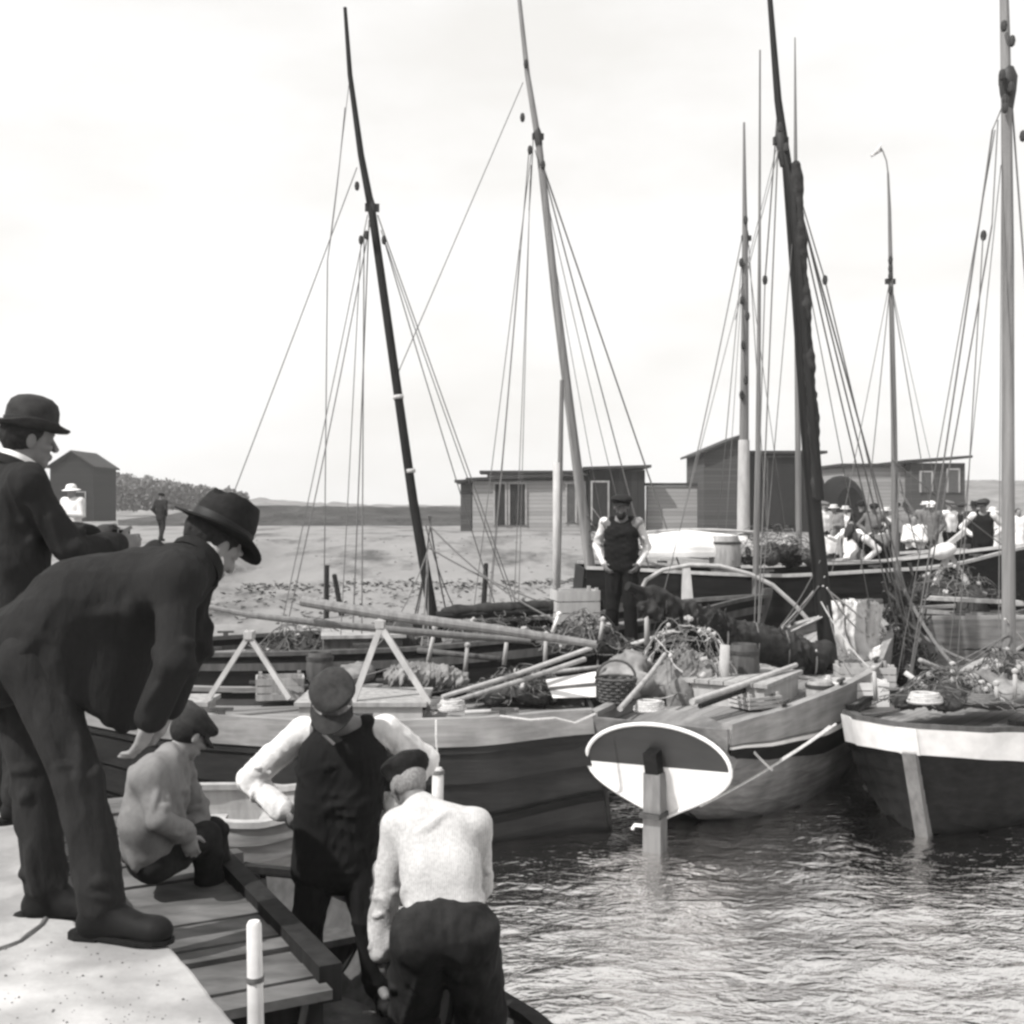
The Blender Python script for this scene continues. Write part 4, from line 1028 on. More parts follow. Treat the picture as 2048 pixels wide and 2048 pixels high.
deckhouse(D, 1.2, 2.2, .4, .8, .25, 'white_paint')
# --- tarred boat behind, at the left
HE = Hull(7.6, [(0, .7), (.3, 1.1), (.6, 1.15), (.85, .75), (1, .03)], [(0, 1.22), (.4, 1.28), (.7, 1.42), (1, 1.75)], [(0, -.2), (.5, -.5), (1, -.1)], [(0, 2.2), (.5, 2.6), (1, 1.4)])
E = boat('sailing_boat', 'black tarred boat lying behind the spars with one dark leaning mast', 'boat', (-4.6, 13.9), (6.6, 1.0), HE, m_hull='tar', m_deck='deck_dark', strakes=8, caprail='wood_dark')
deckhouse(E, 2.4, 3.3, .45, 1.15, .22, 'wood_dark')
HE.band(.9, .95, .025, 0, 1, .02).build('rubbing_strake', M['wood_dark'], E, True, local=True)
# --- big dark far boat, crossed by the curved hoop
HF = Hull(7.4, [(0, .9), (.3, 1.3), (.7, 1.2), (1, .05)], [(0, 1.95), (.4, 1.85), (.7, 1.95), (1, 2.3)], [(0, -.2), (.5, -.5), (1, -.1)], [(0, 2.4), (.5, 2.8), (1, 1.4)])
F = boat('sailing_boat', 'big high sided black boat in the middle distance under the curved hoop', 'boat', (1.0, 18.9), (1, .02), HF, m_hull='black_hull', m_deck='deck', strakes=8, caprail='wood_pale')
# --- pale far boat on the right and the dark one behind it
HN = Hull(5.6, [(0, .6), (.35, .95), (.7, .85), (1, .03)], [(0, 1.42), (.5, 1.46), (1, 1.75)], [(0, -.1), (.5, -.3), (1, .0)], [(0, 2.2), (.5, 2.4), (1, 1.4)])
N = boat('sailing_boat', 'pale topsided boat with a dark bottom half hidden by the right-hand mast', 'boat', (4.9, 16.2), (1, .1), HN, m_hull='black_hull', m_deck='deck', strakes=8, caprail='pale_paint')
HN.band(.55, 1.0, .028, 0, 1, .02).build('pale_topside', M['pale_hull'], N, True, local=True)
HK = Hull(8.0, [(0, .9), (.35, 1.3), (.7, 1.2), (1, .05)], [(0, 1.9), (.5, 1.8), (1, 2.3)], [(0, -.2), (.5, -.5), (1, -.1)], [(0, 2.4), (.5, 2.8), (1, 1.4)])
K = boat('sailing_boat', 'dark high sided boat moored at the pier behind the crowd on the right', 'boat', (7.9, 23.5), (1, .04), HK, m_hull='tar', m_deck='deck_dark', strakes=8, caprail='wood_dark')
HJ = Hull(6.0, [(0, .7), (.35, 1.0), (.7, .9), (1, .03)], [(0, 1.35), (.5, 1.3), (1, 1.6)], [(0, -.1), (.5, -.3), (1, .0)], [(0, 2.2), (.5, 2.4), (1, 1.4)])
J_ = boat('sailing_boat', 'grey boat with a slender pale mast and pennant in the right middle distance', 'boat', (5.2, 20.9), (1, -.02), HJ, m_hull='grey_hull', m_deck='deck', strakes=8, caprail='pale_paint')
# --- pale dinghy between the seated man and the standing one
HG = Hull(1.9, [(0, .42), (.4, .62), (.75, .5), (1, .03)], [(0, .56), (.5, .5), (1, .72)], [(0, -.05), (.4, -.18), (1, .02)], [(0, 2.2), (.5, 2.4), (1, 1.4)], bow_rake=.2)
G = boat('dinghy', 'small pale clinker dinghy afloat behind the man in the dark waistcoat', 'dinghy', (-2.85, 9.5), (1, .05), HG, m_hull='pale_hull', strakes=5, lap=.022, caprail='wood_pale', open_=True)
HG.inner().build('lining', M['wood_pale'], G, local=True)
for x in (.4, .9, 1.4):
    hw = HG.pt(x / 1.9, .72, 1).y - .04
    MB().box((x - .11, -hw, .3), (x + .11, hw, .335)).build('thwart', M['wood_pale'], G, local=True)
# --- dark rowing boat in front, the two fishermen stand in it
HH = Hull(3.7, [(0, .45), (.35, .68), (.75, .62), (.93, .4), (1, .05)], [(0, .42), (.5, .36), (1, .52)], [(0, -.1), (.4, -.2), (1, .0)], [(0, 2.4), (.5, 2.8), (1, 1.5)], bow_rake=.25)
hdH = V((-.5, .866))
RB = boat('rowing_boat', 'dark open rowing boat in the foreground with two fishermen standing in it', 'rowing boat', (.16, 4.42), hdH, HH, m_hull='tar', strakes=6, lap=.018, caprail='beam', open_=True)
M['bilge'] = mat('muddy_bilge_boards', .1, .5, (6, 9, 9), .7, .4, (10, 10, 10), .3, spots=.5)
HH.inner().build('lining', M['wood_dark'], RB, local=True)
rows = []
for t in HH.ts(.03, .93, 14):
    hw = HH.pt(t, .34, 1).y - .05; rows.append([V((HH.L * t, hw * k / 3, .02)) for k in range(-3, 4)])
MB().quadstrip(rows).build('floor_boards', M['bilge'], RB, local=True)
for x in (.6, 3.1):
    hw = HH.pt(x / 3.7, .72, 1).y - .04
    MB().box((x - .12, -hw, .27), (x + .12, hw, .31)).build('thwart', M['wood_dark'], RB, local=True)
for x in (.5, 1.0, 1.5, 2.0, 2.5, 3.0):
    mb = MB()
    mb.tube([HH.pt(x / 3.7, .98 - .8 * i / 6, -1, -.045) for i in range(7)] + [HH.pt(x / 3.7, .18 + .8 * i / 6, 1, -.045) for i in range(7)], .018, 6)
    mb.build('rib', M['beam'], RB, True, local=True)

# ---------------------------------------------------------------- masts, spars and rigging
def px(root, lst, d, r=.008, m='rope', name='shroud', sag=0, foot=None):
    for q in lst:
        x0, y0, x1, y1 = q[:4]
        if foot and 850 < y1 < foot:
            k = (foot - y0) / (y1 - y0); x1 = x0 + (x1 - x0) * k; y1 = foot
        d1 = q[4] if len(q) > 4 else d; rr = q[5] if len(q) > 5 else r
        line(root, P(x0, y0, d), P(x1, y1, d1), rr * random.uniform(.75, 1.25), m, name, sag + random.choice((0, .02, .05, .12)))
# M1 on E
d = 14.6
mast(E, [P(872, 1285, d), P(864, 1222, d), P(826, 1000, d), P(745, 430, d), P(722, 310, d), P(700, 150, d), P(690, 15, d)], .075, .022, 'spar_dark', P(744, 418, d))
for yy in (790, 938): MB().tube([P(796 + (yy - 790) * .16, yy, d), P(797 + (yy - 790) * .16, yy + 8, d)], .066, 10).build('mast_band', M['rope_pale'], E, True)
px(E, [(735, 430, 612, 1015, 13.9), (728, 470, 724, 1190, 14.0), (722, 480, 686, 1180, 13.9), (690, 215, 655, 520), (655, 520, 650, 1010), (714, 335, 465, 990, 13.6, .006), (738, 440, 708, 1200, 14.2),
       (755, 430, 1015, 1160, 15.4, .007), (762, 460, 985, 1090, 15.6, .007), (768, 480, 930, 1010, 15.8, .006), (745, 420, 640, 930, 13.9, .006), (700, 150, 655, 520, 14.6, .006)], d, foot=1272)
for q in ((714, 372), (733, 470), (722, 480), (768, 480)): block(E, P(q[0], q[1], d - .1), .06)
# dark spar with a furled sail lying across E
b_ = thing('boom', 'dark boom with furled tanned sail lying above the black boat', 'boom', P(1000, 1230, 14.2))
MB().tube([P(872, 1231, 14.2), P(1000, 1226, 14.2), P(1205, 1212, 14.2)], [.05, .06, .055], 10).build('spar', M['spar_dark'], b_, True)
S = SDF()
for i in range(14):
    x = 890 + i * 22; S.cone(P(x, 1222 - i * 1.2, 14.2), P(x + 22, 1222 - (i + 1) * 1.2 + random.uniform(-3, 3), 14.2), .06 + random.uniform(-.012, .015), .06, .03)
sdf_obj('furled_sail', S, .02, M['canvas_dark'], b_, .01, .12, 5)
# M2 on F's near quarter
d = 18.2
mast(F, [P(1198, 1262, d), P(1190, 1212, d), P(1150, 900, d), P(1112, 600, d), P(1078, 290, d), P(1055, 150, d), P(1036, -25, d)], .095, .03, 'spar_pale', P(1076, 275, d))
px(F, [(1046, 165, 790, 760, 16), (1058, 300, 995, 1040, 17), (1062, 330, 1030, 1160, 17.2), (1062, 310, 975, 1000, 17), (1085, 330, 1336, 1065, 19, .011), (1088, 345, 1262, 1000, 19, .009), (1085, 360, 1228, 960, 19.2, .007),
       (1060, 360, 1046, 880, 17.6), (1070, 300, 1092, 360), (1066, 280, 1058, 420, 18.0), (1100, 470, 1190, 960, 18.6, .007), (1040, 500, 985, 1120, 17, .006)], d, .0085, foot=1225)
for q in ((1045, 235), (1060, 300), (1086, 330), (1052, 128)): block(F, P(q[0], q[1], d - .1), .075)
o = thing('pole', 'slender bare pole standing just left of the pale leaning mast', 'pole', P(1120, 1195, 17.4))
MB().tube([P(1124, 760, 17.4), P(1120, 950, 17.4), P(1114, 1215, 17.4)], [.03, .04, .045], 8).build('pole', M['spar_mid'], o, True)
o = thing('pole', 'short pale pole with a forked foot beside the foot of the pale leaning mast', 'pole', P(1120, 1195, 17.0))
MB().tube([P(1113, 925, 17.0), P(1113, 1230, 17.0)], [.05, .055], 8).build('pole', M['wood_pale'], o, True)
MB().beam(P(1100, 1262, 17), P(1113, 1195, 17), .07, .06).build('foot', M['wood_pale'], o); MB().beam(P(1130, 1262, 17), P(1113, 1195, 17), .07, .06).build('foot', M['wood_pale'], o)
# M3 on B
d = 13.9
mast(B, [P(1660, 1352, d), P(1650, 1250, d), P(1622, 950, d), P(1596, 600, d), P(1574, 330, d), P(1556, 200, d), P(1538, -25, d)], .115, .03, 'spar_dark', P(1562, 285, d))
MB().tube([P(1640, 1000, d - .25), P(1610, 650, d - .22), P(1586, 380, d - .18), P(1568, 300, d - .1)], [.05, .05, .055, .03], 8).build('gaff', M['spar_dark'], B, True)
S = SDF()
for i in range(26):
    t0 = i / 26; x = 1592 + 44 * t0; y = 330 + 660 * t0; S.cone(P(x, y, d - .2), P(x + 2, y + 26, d - .2), .055 + .012 * math.sin(i * 1.3), .055 + .012 * math.sin(i * 1.3 + 1.3), .03)
sdf_obj('furled_sail', S, .018, M['canvas_dark'], B, .014, .2, 9, 0, (1, 1, .1), True)
px(B, [(1556, 285, 1518, 1210, 13.1), (1552, 300, 1398, 905, 12.4, .005), (1590, 370, 1742, 980, 14.9, .012), (1596, 400, 1765, 1010, 15.0, .012), (1600, 440, 1720, 940, 15.0), (1556, 210, 1530, 560), (1530, 560, 1512, 1150, 13.3),
       (1590, 420, 1540, 1000, 13.2, .006), (1608, 520, 1692, 960, 14.6, .006), (1580, 320, 1650, 560), (1650, 560, 1752, 985, 14.9), (1560, 290, 1470, 640, 12.9, .005)], d, foot=1330)
for q in ((1560, 255), (1572, 295), (1598, 400), (1650, 560), (1530, 560)): block(B, P(q[0], q[1], d - .15), .06)
# boom of B with the big dark furled sail, cocked up over the stern
MB().tube([P(1645, 1345, 13.75), P(1460, 1262, 13.0), P(1255, 1172, 12.3)], [.07, .075, .05], 10).build('boom', M['spar_dark'], B, True)
S = SDF()
pts = [(1275, 1182, 12.4, .07), (1330, 1207, 12.55, .1), (1390, 1235, 12.8, .13), (1450, 1268, 13.0, .17), (1510, 1285, 13.2, .2), (1570, 1300, 13.4, .2), (1625, 1318, 13.6, .17), (1650, 1300, 13.72, .12)]
for a, b in zip(pts[:-1], pts[1:]):
    S.cone(P(*a[:3]), P(*b[:3]), a[3], b[3], .05)
    for k in range(3):
        p = lerp(P(*a[:3]), P(*b[:3]), random.random()) + V((random.uniform(-.1, .1), random.uniform(-.12, .05), random.uniform(-.12, .1))); S.cone(p, p + V((.16, .05, -.08)), .07, .06, .05)
sdf_obj('furled_mainsail', S, .018, M['canvas_dark'], B, .045, .2, 11, 0, (1, 1, .5), True)
for i in range(7):
    a = pts[1 + i * 6 // 7]; c = P(*a[:3]); r_ = a[3] + .03
    MB().tube([c + V((0, r_ * math.cos(k), r_ * math.sin(k))) for k in [2 * math.pi * j / 10 for j in range(11)]], .01, 5).build('sail_tie', M['rope_pale'] if i % 3 == 0 else M['rope'], B, True)
# M4 pale short mast
d = 20.5
o = boat('sailing_boat', 'slim grey boat carrying the short pale mast in front of the tall shed', 'boat', (2.6, 21.4), (1, .0), Hull(5.2, [(0, .6), (.4, .9), (.75, .75), (1, .03)], [(0, 1.9), (.5, 1.8), (1, 2.1)], [(0, -.1), (.5, -.3), (1, 0)], [(0, 2.2), (.5, 2.4), (1, 1.4)]), m_hull='grey_hull', m_deck='deck', caprail='wood_pale')
d = 21.4
mast(o, [P(1487, 1100, d), P(1487, 1000, d), P(1488, 880, d)], .12, .1, 'wood_pale', None, 'lower_mast')
mast(o, [P(1488, 880, d), P(1490, 650, d), P(1490, 480, d), P(1489, 380, d), P(1488, 245, d)], .085, .02, 'spar_mid', P(1493, 478, d))
for yy in (440, 525, 600, 632, 690, 760, 790): block(o, P(1488 + random.uniform(-6, 8), yy, d - .1), .085)
px(o, [(1483, 480, 1395, 890, 20), (1484, 520, 1440, 1000, 20), (1498, 490, 1530, 1000, 22), (1497, 520, 1560, 980, 22, .007), (1484, 560, 1462, 900, 20.4, .007)], d, .0095, foot=1130)
o = thing('pole', 'tall thin grey pole behind the black leaning mast with a short top', 'pole', P(1514, 1180, 17.4))
MB().tube([P(1520, 100, 17.4), P(1519, 500, 17.4), P(1516, 900, 17.4), P(1510, 1230, 17.4)], [.012, .022, .04, .05], 8).build('pole', M['spar_mid'], o, True)
o = thing('pole', 'thin topmast rising right of the black leaning mast', 'pole', P(1590, 1100, 22.6))
MB().tube([P(1590, 75, 22.6), P(1591, 300, 22.6), P(1594, 700, 22.6), P(1598, 1110, 22.6)], [.012, .035, .05, .06], 8).build('pole', M['spar_mid'], o, True)
# M5 on J_
d = 20.8
m5 = mast(J_, [P(1793, 1205, d), P(1790, 1050, d), P(1788, 850, d), P(1782, 570, d), P(1779, 420, d), P(1776, 345, d)], .075, .018, 'spar_mid', P(1781, 565, d))
MB().tube([P(1776, 345, d), P(1773, 322, d), P(1766, 303, d), P(1762, 296, d)], .012, 6).build('pennant_staff', M['spar_mid'], J_, True)
rows = [[P(1764 - 9 * t - 1, 292 + 6 * t - 3 * math.sin(t * 3), d + .05 * math.sin(t * 5)) + V((0, 0, .05 * (1 - t * .6))), P(1764 - 9 * t, 303 + 5 * t, d + .05 * math.sin(t * 5 + .5))] for t in [i / 6 * 2.4 for i in range(7)]]
pen = MB().quadstrip(rows).build('pennant', M['canvas'], J_, True); sm = pen.modifiers.new('cloth', 'SOLIDIFY'); sm.thickness = .006
for yy in (520, 537, 552, 580): block(J_, P(1781, yy, d - .08), .08)
px(J_, [(1779, 580, 1735, 1010, 20), (1784, 580, 1852, 960, 21.5), (1784, 575, 1880, 1000, 21.5, .006), (1778, 570, 1700, 960, 20, .006)], d, .008, foot=1190)
# M6 on D
d = 12.7
mast(D, [P(2018, 1400, d), P(2017, 1200, d), P(2016, 900, d), P(2016, 500, d), P(2013, 230, d), P(2010, 60, d), P(2008, -20, d)], .075, .045, 'spar_pale', P(2016, 165, d))
for q in ((2008, 52), (2024, 82), (2004, 150), (2010, 200), (2022, 175), (2010, 215), (2046, 272)): block(D, P(q[0], q[1], d - .12), .065)
px(D, [(2006, 210, 1985, 260), (1985, 260, 1880, 950, 13.4), (1990, 260, 1872, 920, 13.6, .007), (1984, 450, 1898, 930, 13.5), (1996, 240, 1984, 450), (1966, 475, 1940, 910, 13.3, .006), (2002, 330, 1930, 1010, 13.3, .006), (2022, 180, 2062, 700), (2004, 300, 1998, 1180, 12.2, .006)], d, .0085, foot=1370)
block(D, P(1967, 471, 12.75), .06)

# belayed lines, cleats and deck ropes low on every boat
rg = random.Random(17)
for root, H, mx_, nn in ((A, HA, None, 5), (B, HB, (1645, 1240, 13.8), 9), (D, HD, (2016, 1330, 12.6), 4), (E, HE, (858, 1150, 14.5), 9), (F, HF, (1182, 1120, 18.1), 8), (N, HN, None, 5), (K, HK, None, 5), (J_, HJ, (1790, 1040, 20.7), 6)):
    W_ = world_of(root)
    for i in range(nn):
        t = rg.uniform(.12, .85); a = W_ @ H.pt(t, 1, rg.choice((-1, 1)), -.06)
        if mx_: b = P(mx_[0] + rg.uniform(-8, 12), mx_[1] - rg.uniform(0, 120), mx_[2])
        else: b = W_ @ (H.pt(rg.uniform(.12, .85), 1, rg.choice((-1, 1)), -.08) + V((0, 0, rg.uniform(.0, .25))))
        line(root, a, b, .008 if i % 2 else .011, rg.choice(('rope_mid', 'rope_mid', 'rope_pale', 'rope')), 'line', rg.uniform(.0, .22), 10)
    for i in range(4):
        t = .15 + .22 * i
        for sd_ in (-1, 1):
            p = H.pt(t, 1, sd_, -.03) + V((0, 0, .05)); MB().box((p.x - .1, p.y - .018, p.z + .03), (p.x + .1, p.y + .018, p.z + .055)).box((p.x - .03, p.y - .016, p.z - .01), (p.x + .03, p.y + .016, p.z + .029)).build('cleat', M['wood_dark'], root, local=True)
# ---------------------------------------------------------------- the people in front
# the man bending over the edge of the quay, hands on his knees
J = dict(pel=P(48, 1290, 3.78), spi=P(165, 1200, 3.78), che=P(318, 1172, 3.84), nek=P(390, 1127, 3.88), hed=P(424, 1090, 3.95), hs=1.0,
         shR=P(352, 1160, 3.66), shL=P(378, 1140, 4.03), elR=P(350, 1322, 3.57), wrR=P(300, 1438, 3.62), elL=P(384, 1300, 4.1), wrL=P(335, 1415, 4.02),
         hiR=P(62, 1318, 3.68), hiL=P(28, 1318, 3.9), knR=P(158, 1560, 3.62), knL=P(72, 1570, 3.86), anR=P(203, 1818, 3.6), anL=P(92, 1775, 3.82), toR=P(305, 1865, 3.56), toL=P(190, 1830, 3.8),
         hf=V((.5, .62, -.6)), hu=V((.5, .3, .8)), baggy=.012, jacket_low=.1,
         flaps=[(P(120, 1250, 3.7), P(128, 1375, 3.68), .12, .085), (P(185, 1250, 3.7), P(190, 1415, 3.67), .06, .022), (P(215, 1250, 3.7), P(218, 1440, 3.68), .06, .02), (P(248, 1248, 3.72), P(246, 1455, 3.71), .06, .018), (P(276, 1240, 3.76), P(268, 1448, 3.76), .06, .018), (P(290, 1240, 3.9), P(285, 1430, 3.92), .05, .02), (P(200, 1230, 3.74), P(290, 1215, 3.8), .1, .1)], arm_ex=.012)
dn = dict(L=dict(d=V((-.25, 0, -1)), n=V((-1, 0, .2)), t=V((0, 1, 0)), curl=.5), R=dict(d=V((-.35, .1, -1)), n=V((-1, .2, .3)), t=V((0, 1, 0)), curl=.5))
person('man in a dark suit and hat bending forward over the quay edge', J,
       dict(skin=M['skin'], trousers=M['trouser'], shirt=M['linen'], jacket=M['suit'], collar=M['linen'], boots=M['boot'], hair=M['hair'], hat=('trilby', M['felt'], .15), hat_band=M['band']), vox=.0075, seed=3, hands=dn)
# the man standing behind him in a bowler hat
c = P(28, HOR, 5.05); a_ = math.radians(42); ff = V((math.cos(a_), math.sin(a_), 0)); rr = V((math.sin(a_), -math.cos(a_), 0)); o = V((c.x, c.y, 0))
def q(f, r, u): return o + ff * f + rr * r + V((0, 0, u))
J = dict(pel=q(-.02, 0, .95), che=q(-.02, 0, 1.28), nek=q(.0, 0, 1.455), hed=q(.06, 0, 1.575), hs=1.02, shL=q(-.02, -.2, 1.4), shR=q(-.02, .2, 1.39), elL=q(.1, -.25, 1.14), wrL=q(.36, -.06, 1.17), elR=q(.14, .27, 1.12), wrR=q(.4, .12, 1.13),
         hiL=q(0, -.09, .9), hiR=q(0, .09, .9), knL=q(.03, -.11, .49), knR=q(.03, .11, .49), anL=q(-.02, -.13, .09), anR=q(-.02, .13, .09), toL=q(.15, -.16, .03), toR=q(.15, .16, .03), hf=V((.82, .56, -.1)), hu=V((0, 0, 1)), jacket_low=.16)
hd = dict(L=dict(d=ff * 1 + V((0, 0, .15)), n=rr, curl=.9), R=dict(d=ff + V((0, 0, .1)), n=-rr, curl=.9))
person('man in a bowler hat and dark jacket standing behind the bending man', J,
       dict(skin=M['skin_tan'], trousers=M['trouser'], shirt=M['linen'], jacket=M['suit2'], collar=M['linen'], boots=M['boot'], hair=M['hair'], hat=('bowler', M['felt_grey'], -.05), hat_band=M['band']), vox=.0085, seed=5, hands=hd)
pk = q(.46, .03, 1.16)
t = thing('packet', 'small dark packet held in the hands of the man in the bowler hat', 'packet', pk)
MB().beam(pk - rr * .07, pk + rr * .05, .03, .07, up=V((0, 0, 1))).build('packet', M['boot'], t); MB().beam(pk - rr * .01, pk + rr * .0, .034, .074, up=V((0, 0, 1))).build('string', M['rope_pale'], t)
# the seated man in a cap, his back towards us
J = dict(pel=P(300, 1712, 6.15), spi=P(300, 1640, 6.1), che=P(318, 1560, 6.15), nek=P(348, 1512, 6.2), hed=P(378, 1472, 6.25), hs=.98,
         shL=P(352, 1535, 6.4), shR=P(300, 1555, 5.98), elR=P(318, 1640, 5.9), wrR=P(372, 1668, 6.05), elL=P(395, 1620, 6.5), wrL=P(398, 1668, 6.4),
         hiR=P(310, 1722, 6.08), hiL=P(318, 1712, 6.3), knR=P(412, 1672, 6.3), knL=P(425, 1662, 6.52), anR=P(420, 1768, 6.42), anL=P(438, 1752, 6.6), hf=V((.62, .62, -.5)), hu=V((.3, .3, .9)), jacket_low=-.06)
J['toR'] = J['anR'] + V((.14, .08, -.05)); J['toL'] = J['anL'] + V((.14, .08, -.05))
hd = dict(R=dict(d=V((.3, .1, -1)), n=V((-.2, .8, 0)), curl=.6), L=dict(d=V((.2, .1, -1)), n=V((-.3, -.6, 0)), curl=.6))
person('man in a dark cap and light worn jacket sitting hunched on the landing stage', J,
       dict(skin=M['skin'], trousers=M['work_trouser'], shirt=M['shirt'], jacket=M['tweed'], boots=M['boot'], hair=M['hair'], hat=('cap', M['felt_grey'], -.1)), vox=.009, seed=8, hands=hd, base=P(300, 1774, 6.15))
# the fisherman in shirt sleeves and a black waistcoat, hands on his hips
d = 6.8
J = dict(pel=P(672, 1665, d), che=P(685, 1515, 6.78), nek=P(685, 1438, 6.74), hed=P(670, 1402, 6.6), hs=1.08,
         shR=P(607, 1462, 6.84), shL=P(772, 1458, 6.8), elR=P(500, 1560, 6.98), wrR=P(568, 1622, 6.86), elL=P(850, 1520, 6.96), wrL=P(786, 1618, 6.86),
         hiR=P(640, 1685, d), hiL=P(705, 1685, d), knR=P(618, 1830, 6.74), knL=P(738, 1835, 6.74), anR=P(602, 1968, 6.82), anL=P(760, 1972, 6.8), toR=P(580, 1995, 6.62), toL=P(775, 1998, 6.6),
         hf=V((-.12, -.5, -.86)), hu=V((-.08, -.78, .6)), baggy=.034, vest_low=.2, shirt_loose=.032, hat_sc=1.22, shirt_low=.05)
hd = dict(R=dict(d=V((.6, -.55, -.55)), n=V((.7, .5, 0)), curl=.5), L=dict(d=V((-.6, -.55, -.55)), n=V((-.7, .5, 0)), curl=.5))
f4 = person('fisherman with white shirt sleeves and black waistcoat, head bowed, hands on hips', J,
       dict(skin=M['skin_tan'], trousers=M['vest'], shirt=M['shirt'], waistcoat=M['vest'], boots=M['boot'], hair=M['hair'], beard=M['hair'], hat=('cap', M['felt_grey'], .12)), vox=.0085, seed=13, hands=hd, bulk=1.24, base=V((P(680, HOR, d).x, d, -1.52)))
MB().tube([P(622, 1428, 6.6), P(634, 1450, 6.56), P(650, 1472, 6.56), P(668, 1488, 6.58)], .009, 6).build('neck_cord', M['rope_pale'], f4, True)
# the man in the striped shirt bending down with his back to us
J = dict(pel=P(890, 1855, 5.5), spi=P(882, 1745, 5.6), che=P(868, 1668, 5.72), nek=P(838, 1606, 5.86), hed=P(815, 1570, 5.95), hs=1.06,
         shL=P(796, 1652, 5.76), shR=P(950, 1650, 5.74), elL=P(772, 1790, 5.72), wrL=P(762, 1905, 5.72), elR=P(958, 1770, 5.92), wrR=P(905, 1860, 6.06),
         hiL=P(848, 1870, 5.5), hiR=P(932, 1870, 5.5), knL=P(826, 2030, 5.78), knR=P(962, 2030, 5.7), hf=V((-.45, .78, -.42)), hu=V((-.2, .35, .92)), baggy=.062, shirt_loose=.026, shirt_low=.02)
J['anL'] = V((J['knL'].x + .03, 5.62, -1.43)); J['anR'] = V((J['knR'].x - .03, 5.6, -1.43)); J['toL'] = J['anL'] + V((-.06, .2, -.06)); J['toR'] = J['anR'] + V((.06, .2, -.06))
hd = dict(L=dict(d=V((.08, .1, -1)), n=V((.8, .4, 0)), curl=.5, t=V((.2, .9, 0))), R=dict(d=V((-.4, .4, -.8)), n=V((-.5, .2, 0)), curl=.6))
f5 = person('man in a striped pale shirt and dark trousers bending down, his back to us', J,
       dict(skin=M['skin_tan'], trousers=M['work_trouser'], shirt=M['stripe'], boots=M['boot'], hair=M['grey_hair'], beard=M['grey_hair'], hat=('cap', M['felt'], .0)), vox=.0085, seed=21, hands=hd, bulk=1.05, base=V((P(890, HOR, 5.6).x, 5.6, -1.52)))
# ---------------------------------------------------------------- people farther off
def walker(label, J, wear, vox=.022, seed=1, group=None, base=None, bulk=1.0): return person(label, J, wear, group, vox, seed, bulk=bulk, base=base)
SK, TR, VS, SH, MC, SU = M['skin'], M['trouser'], M['vest'], M['shirt'], M['mid_cloth'], M['suit']
walker('dark suited man in a cap walking away along the far shore', stride(stand(322, 1082, 43, 70, 1.72, 'pockets'), 70, .18), dict(skin=SK, trousers=SU, shirt=SU, jacket=SU, boots=M['boot'], hat=('cap', M['felt'], 0)), seed=31)
walker('person in white with a pale hat standing in front of the dark barn', stand(145, 0, 23, 250, 1.72, 'front', z=0), dict(skin=SK, trousers=MC, shirt=SH, boots=M['boot'], hat=('sunhat', M['linen'], 0)), seed=32)
J = stand(1243, 0, 13.9, 262, 1.78, 'pockets', z=-.34); J['vest_low'] = .02; J['shirt_loose'] = .004; J['s_wr'] = .003
walker('fisherman with white sleeves and a black waistcoat standing on the black boat', J, dict(skin=M['skin_tan'], trousers=VS, shirt=SH, waistcoat=VS, boots=M['boot'], hair=M['hair'], beard=M['hair'], hat=('cap', M['felt'], .1)), vox=.0115, seed=33, bulk=.98, base=V((P(1243, 0, 13.9).x, 13.9, -.34)))
GR = 'people on and beside the timber pier'
crowd = [
 ('woman in a long white dress with arms spread in front of the pier', 1702, 27.5, -.62, 265, 1.62, 'out', 'w_white'),
 ('man in white shirt and white hat at the left end of the pier', 1648, 31.5, -.35, 300, 1.78, 'down', 'shirt_dark'),
 ('man in a pale jacket and flat boater beside the white shirted man', 1668, 32.2, -.35, 240, 1.7, 'front', 'pale_boater'),
 ('boy in a pale smock at the left of the woman in white', 1664, 29.0, -.62, 280, 1.4, 'down', 'smock'),
 ('dark suited man with a bowler behind the woman in white', 1722, 32.0, -.35, 270, 1.75, 'pockets', 'suit_bowler'),
 ('man in grey with a dark cap standing near the slender pennant mast', 1748, 31.2, -.35, 250, 1.72, 'hips', 'grey_cap'),
 ('woman in dark skirt and white blouse right of the slender pennant mast', 1772, 33.0, -.35, 280, 1.62, 'front', 'w_blouse'),
 ('stooping man with a dark back and white sleeves left of the pennant mast', 1738, 27.8, -.62, 200, 1.66, 'front', 'vest'),
 ('man in a mid grey coat in the middle of the pier crowd', 1812, 32.4, -.35, 260, 1.74, 'down', 'grey_coat'),
 ('man in a round white cap and mid grey jersey on the pier', 1862, 30.9, -.35, 230, 1.78, 'pockets', 'white_cap'),
 ('tall man in a white shirt and black trousers on the pier', 1898, 31.0, -.35, 300, 1.8, 'hips', 'shirt_dark'),
 ('man in a black suit and black hat leaning near the right-hand mast', 1948, 31.6, -.35, 255, 1.76, 'pockets', 'suit_bowler2'),
 ('woman in a white dress and sunhat just left of the right-hand mast', 1984, 31.2, -.35, 280, 1.62, 'front', 'w_white_hat'),
 ('man in dark waistcoat and white sleeves pointing, right part of the pier', 1925, 33.2, -.35, 200, 1.74, 'point', 'vest'),
 ('woman in a pale dress at the extreme right end of the pier crowd', 2036, 31.6, -.35, 270, 1.62, 'down', 'w_white'),
 ('man in a dark coat and flat cap half behind the woman in the white blouse', 1792, 34.6, -.35, 265, 1.76, 'down', 'grey_cap'),
]
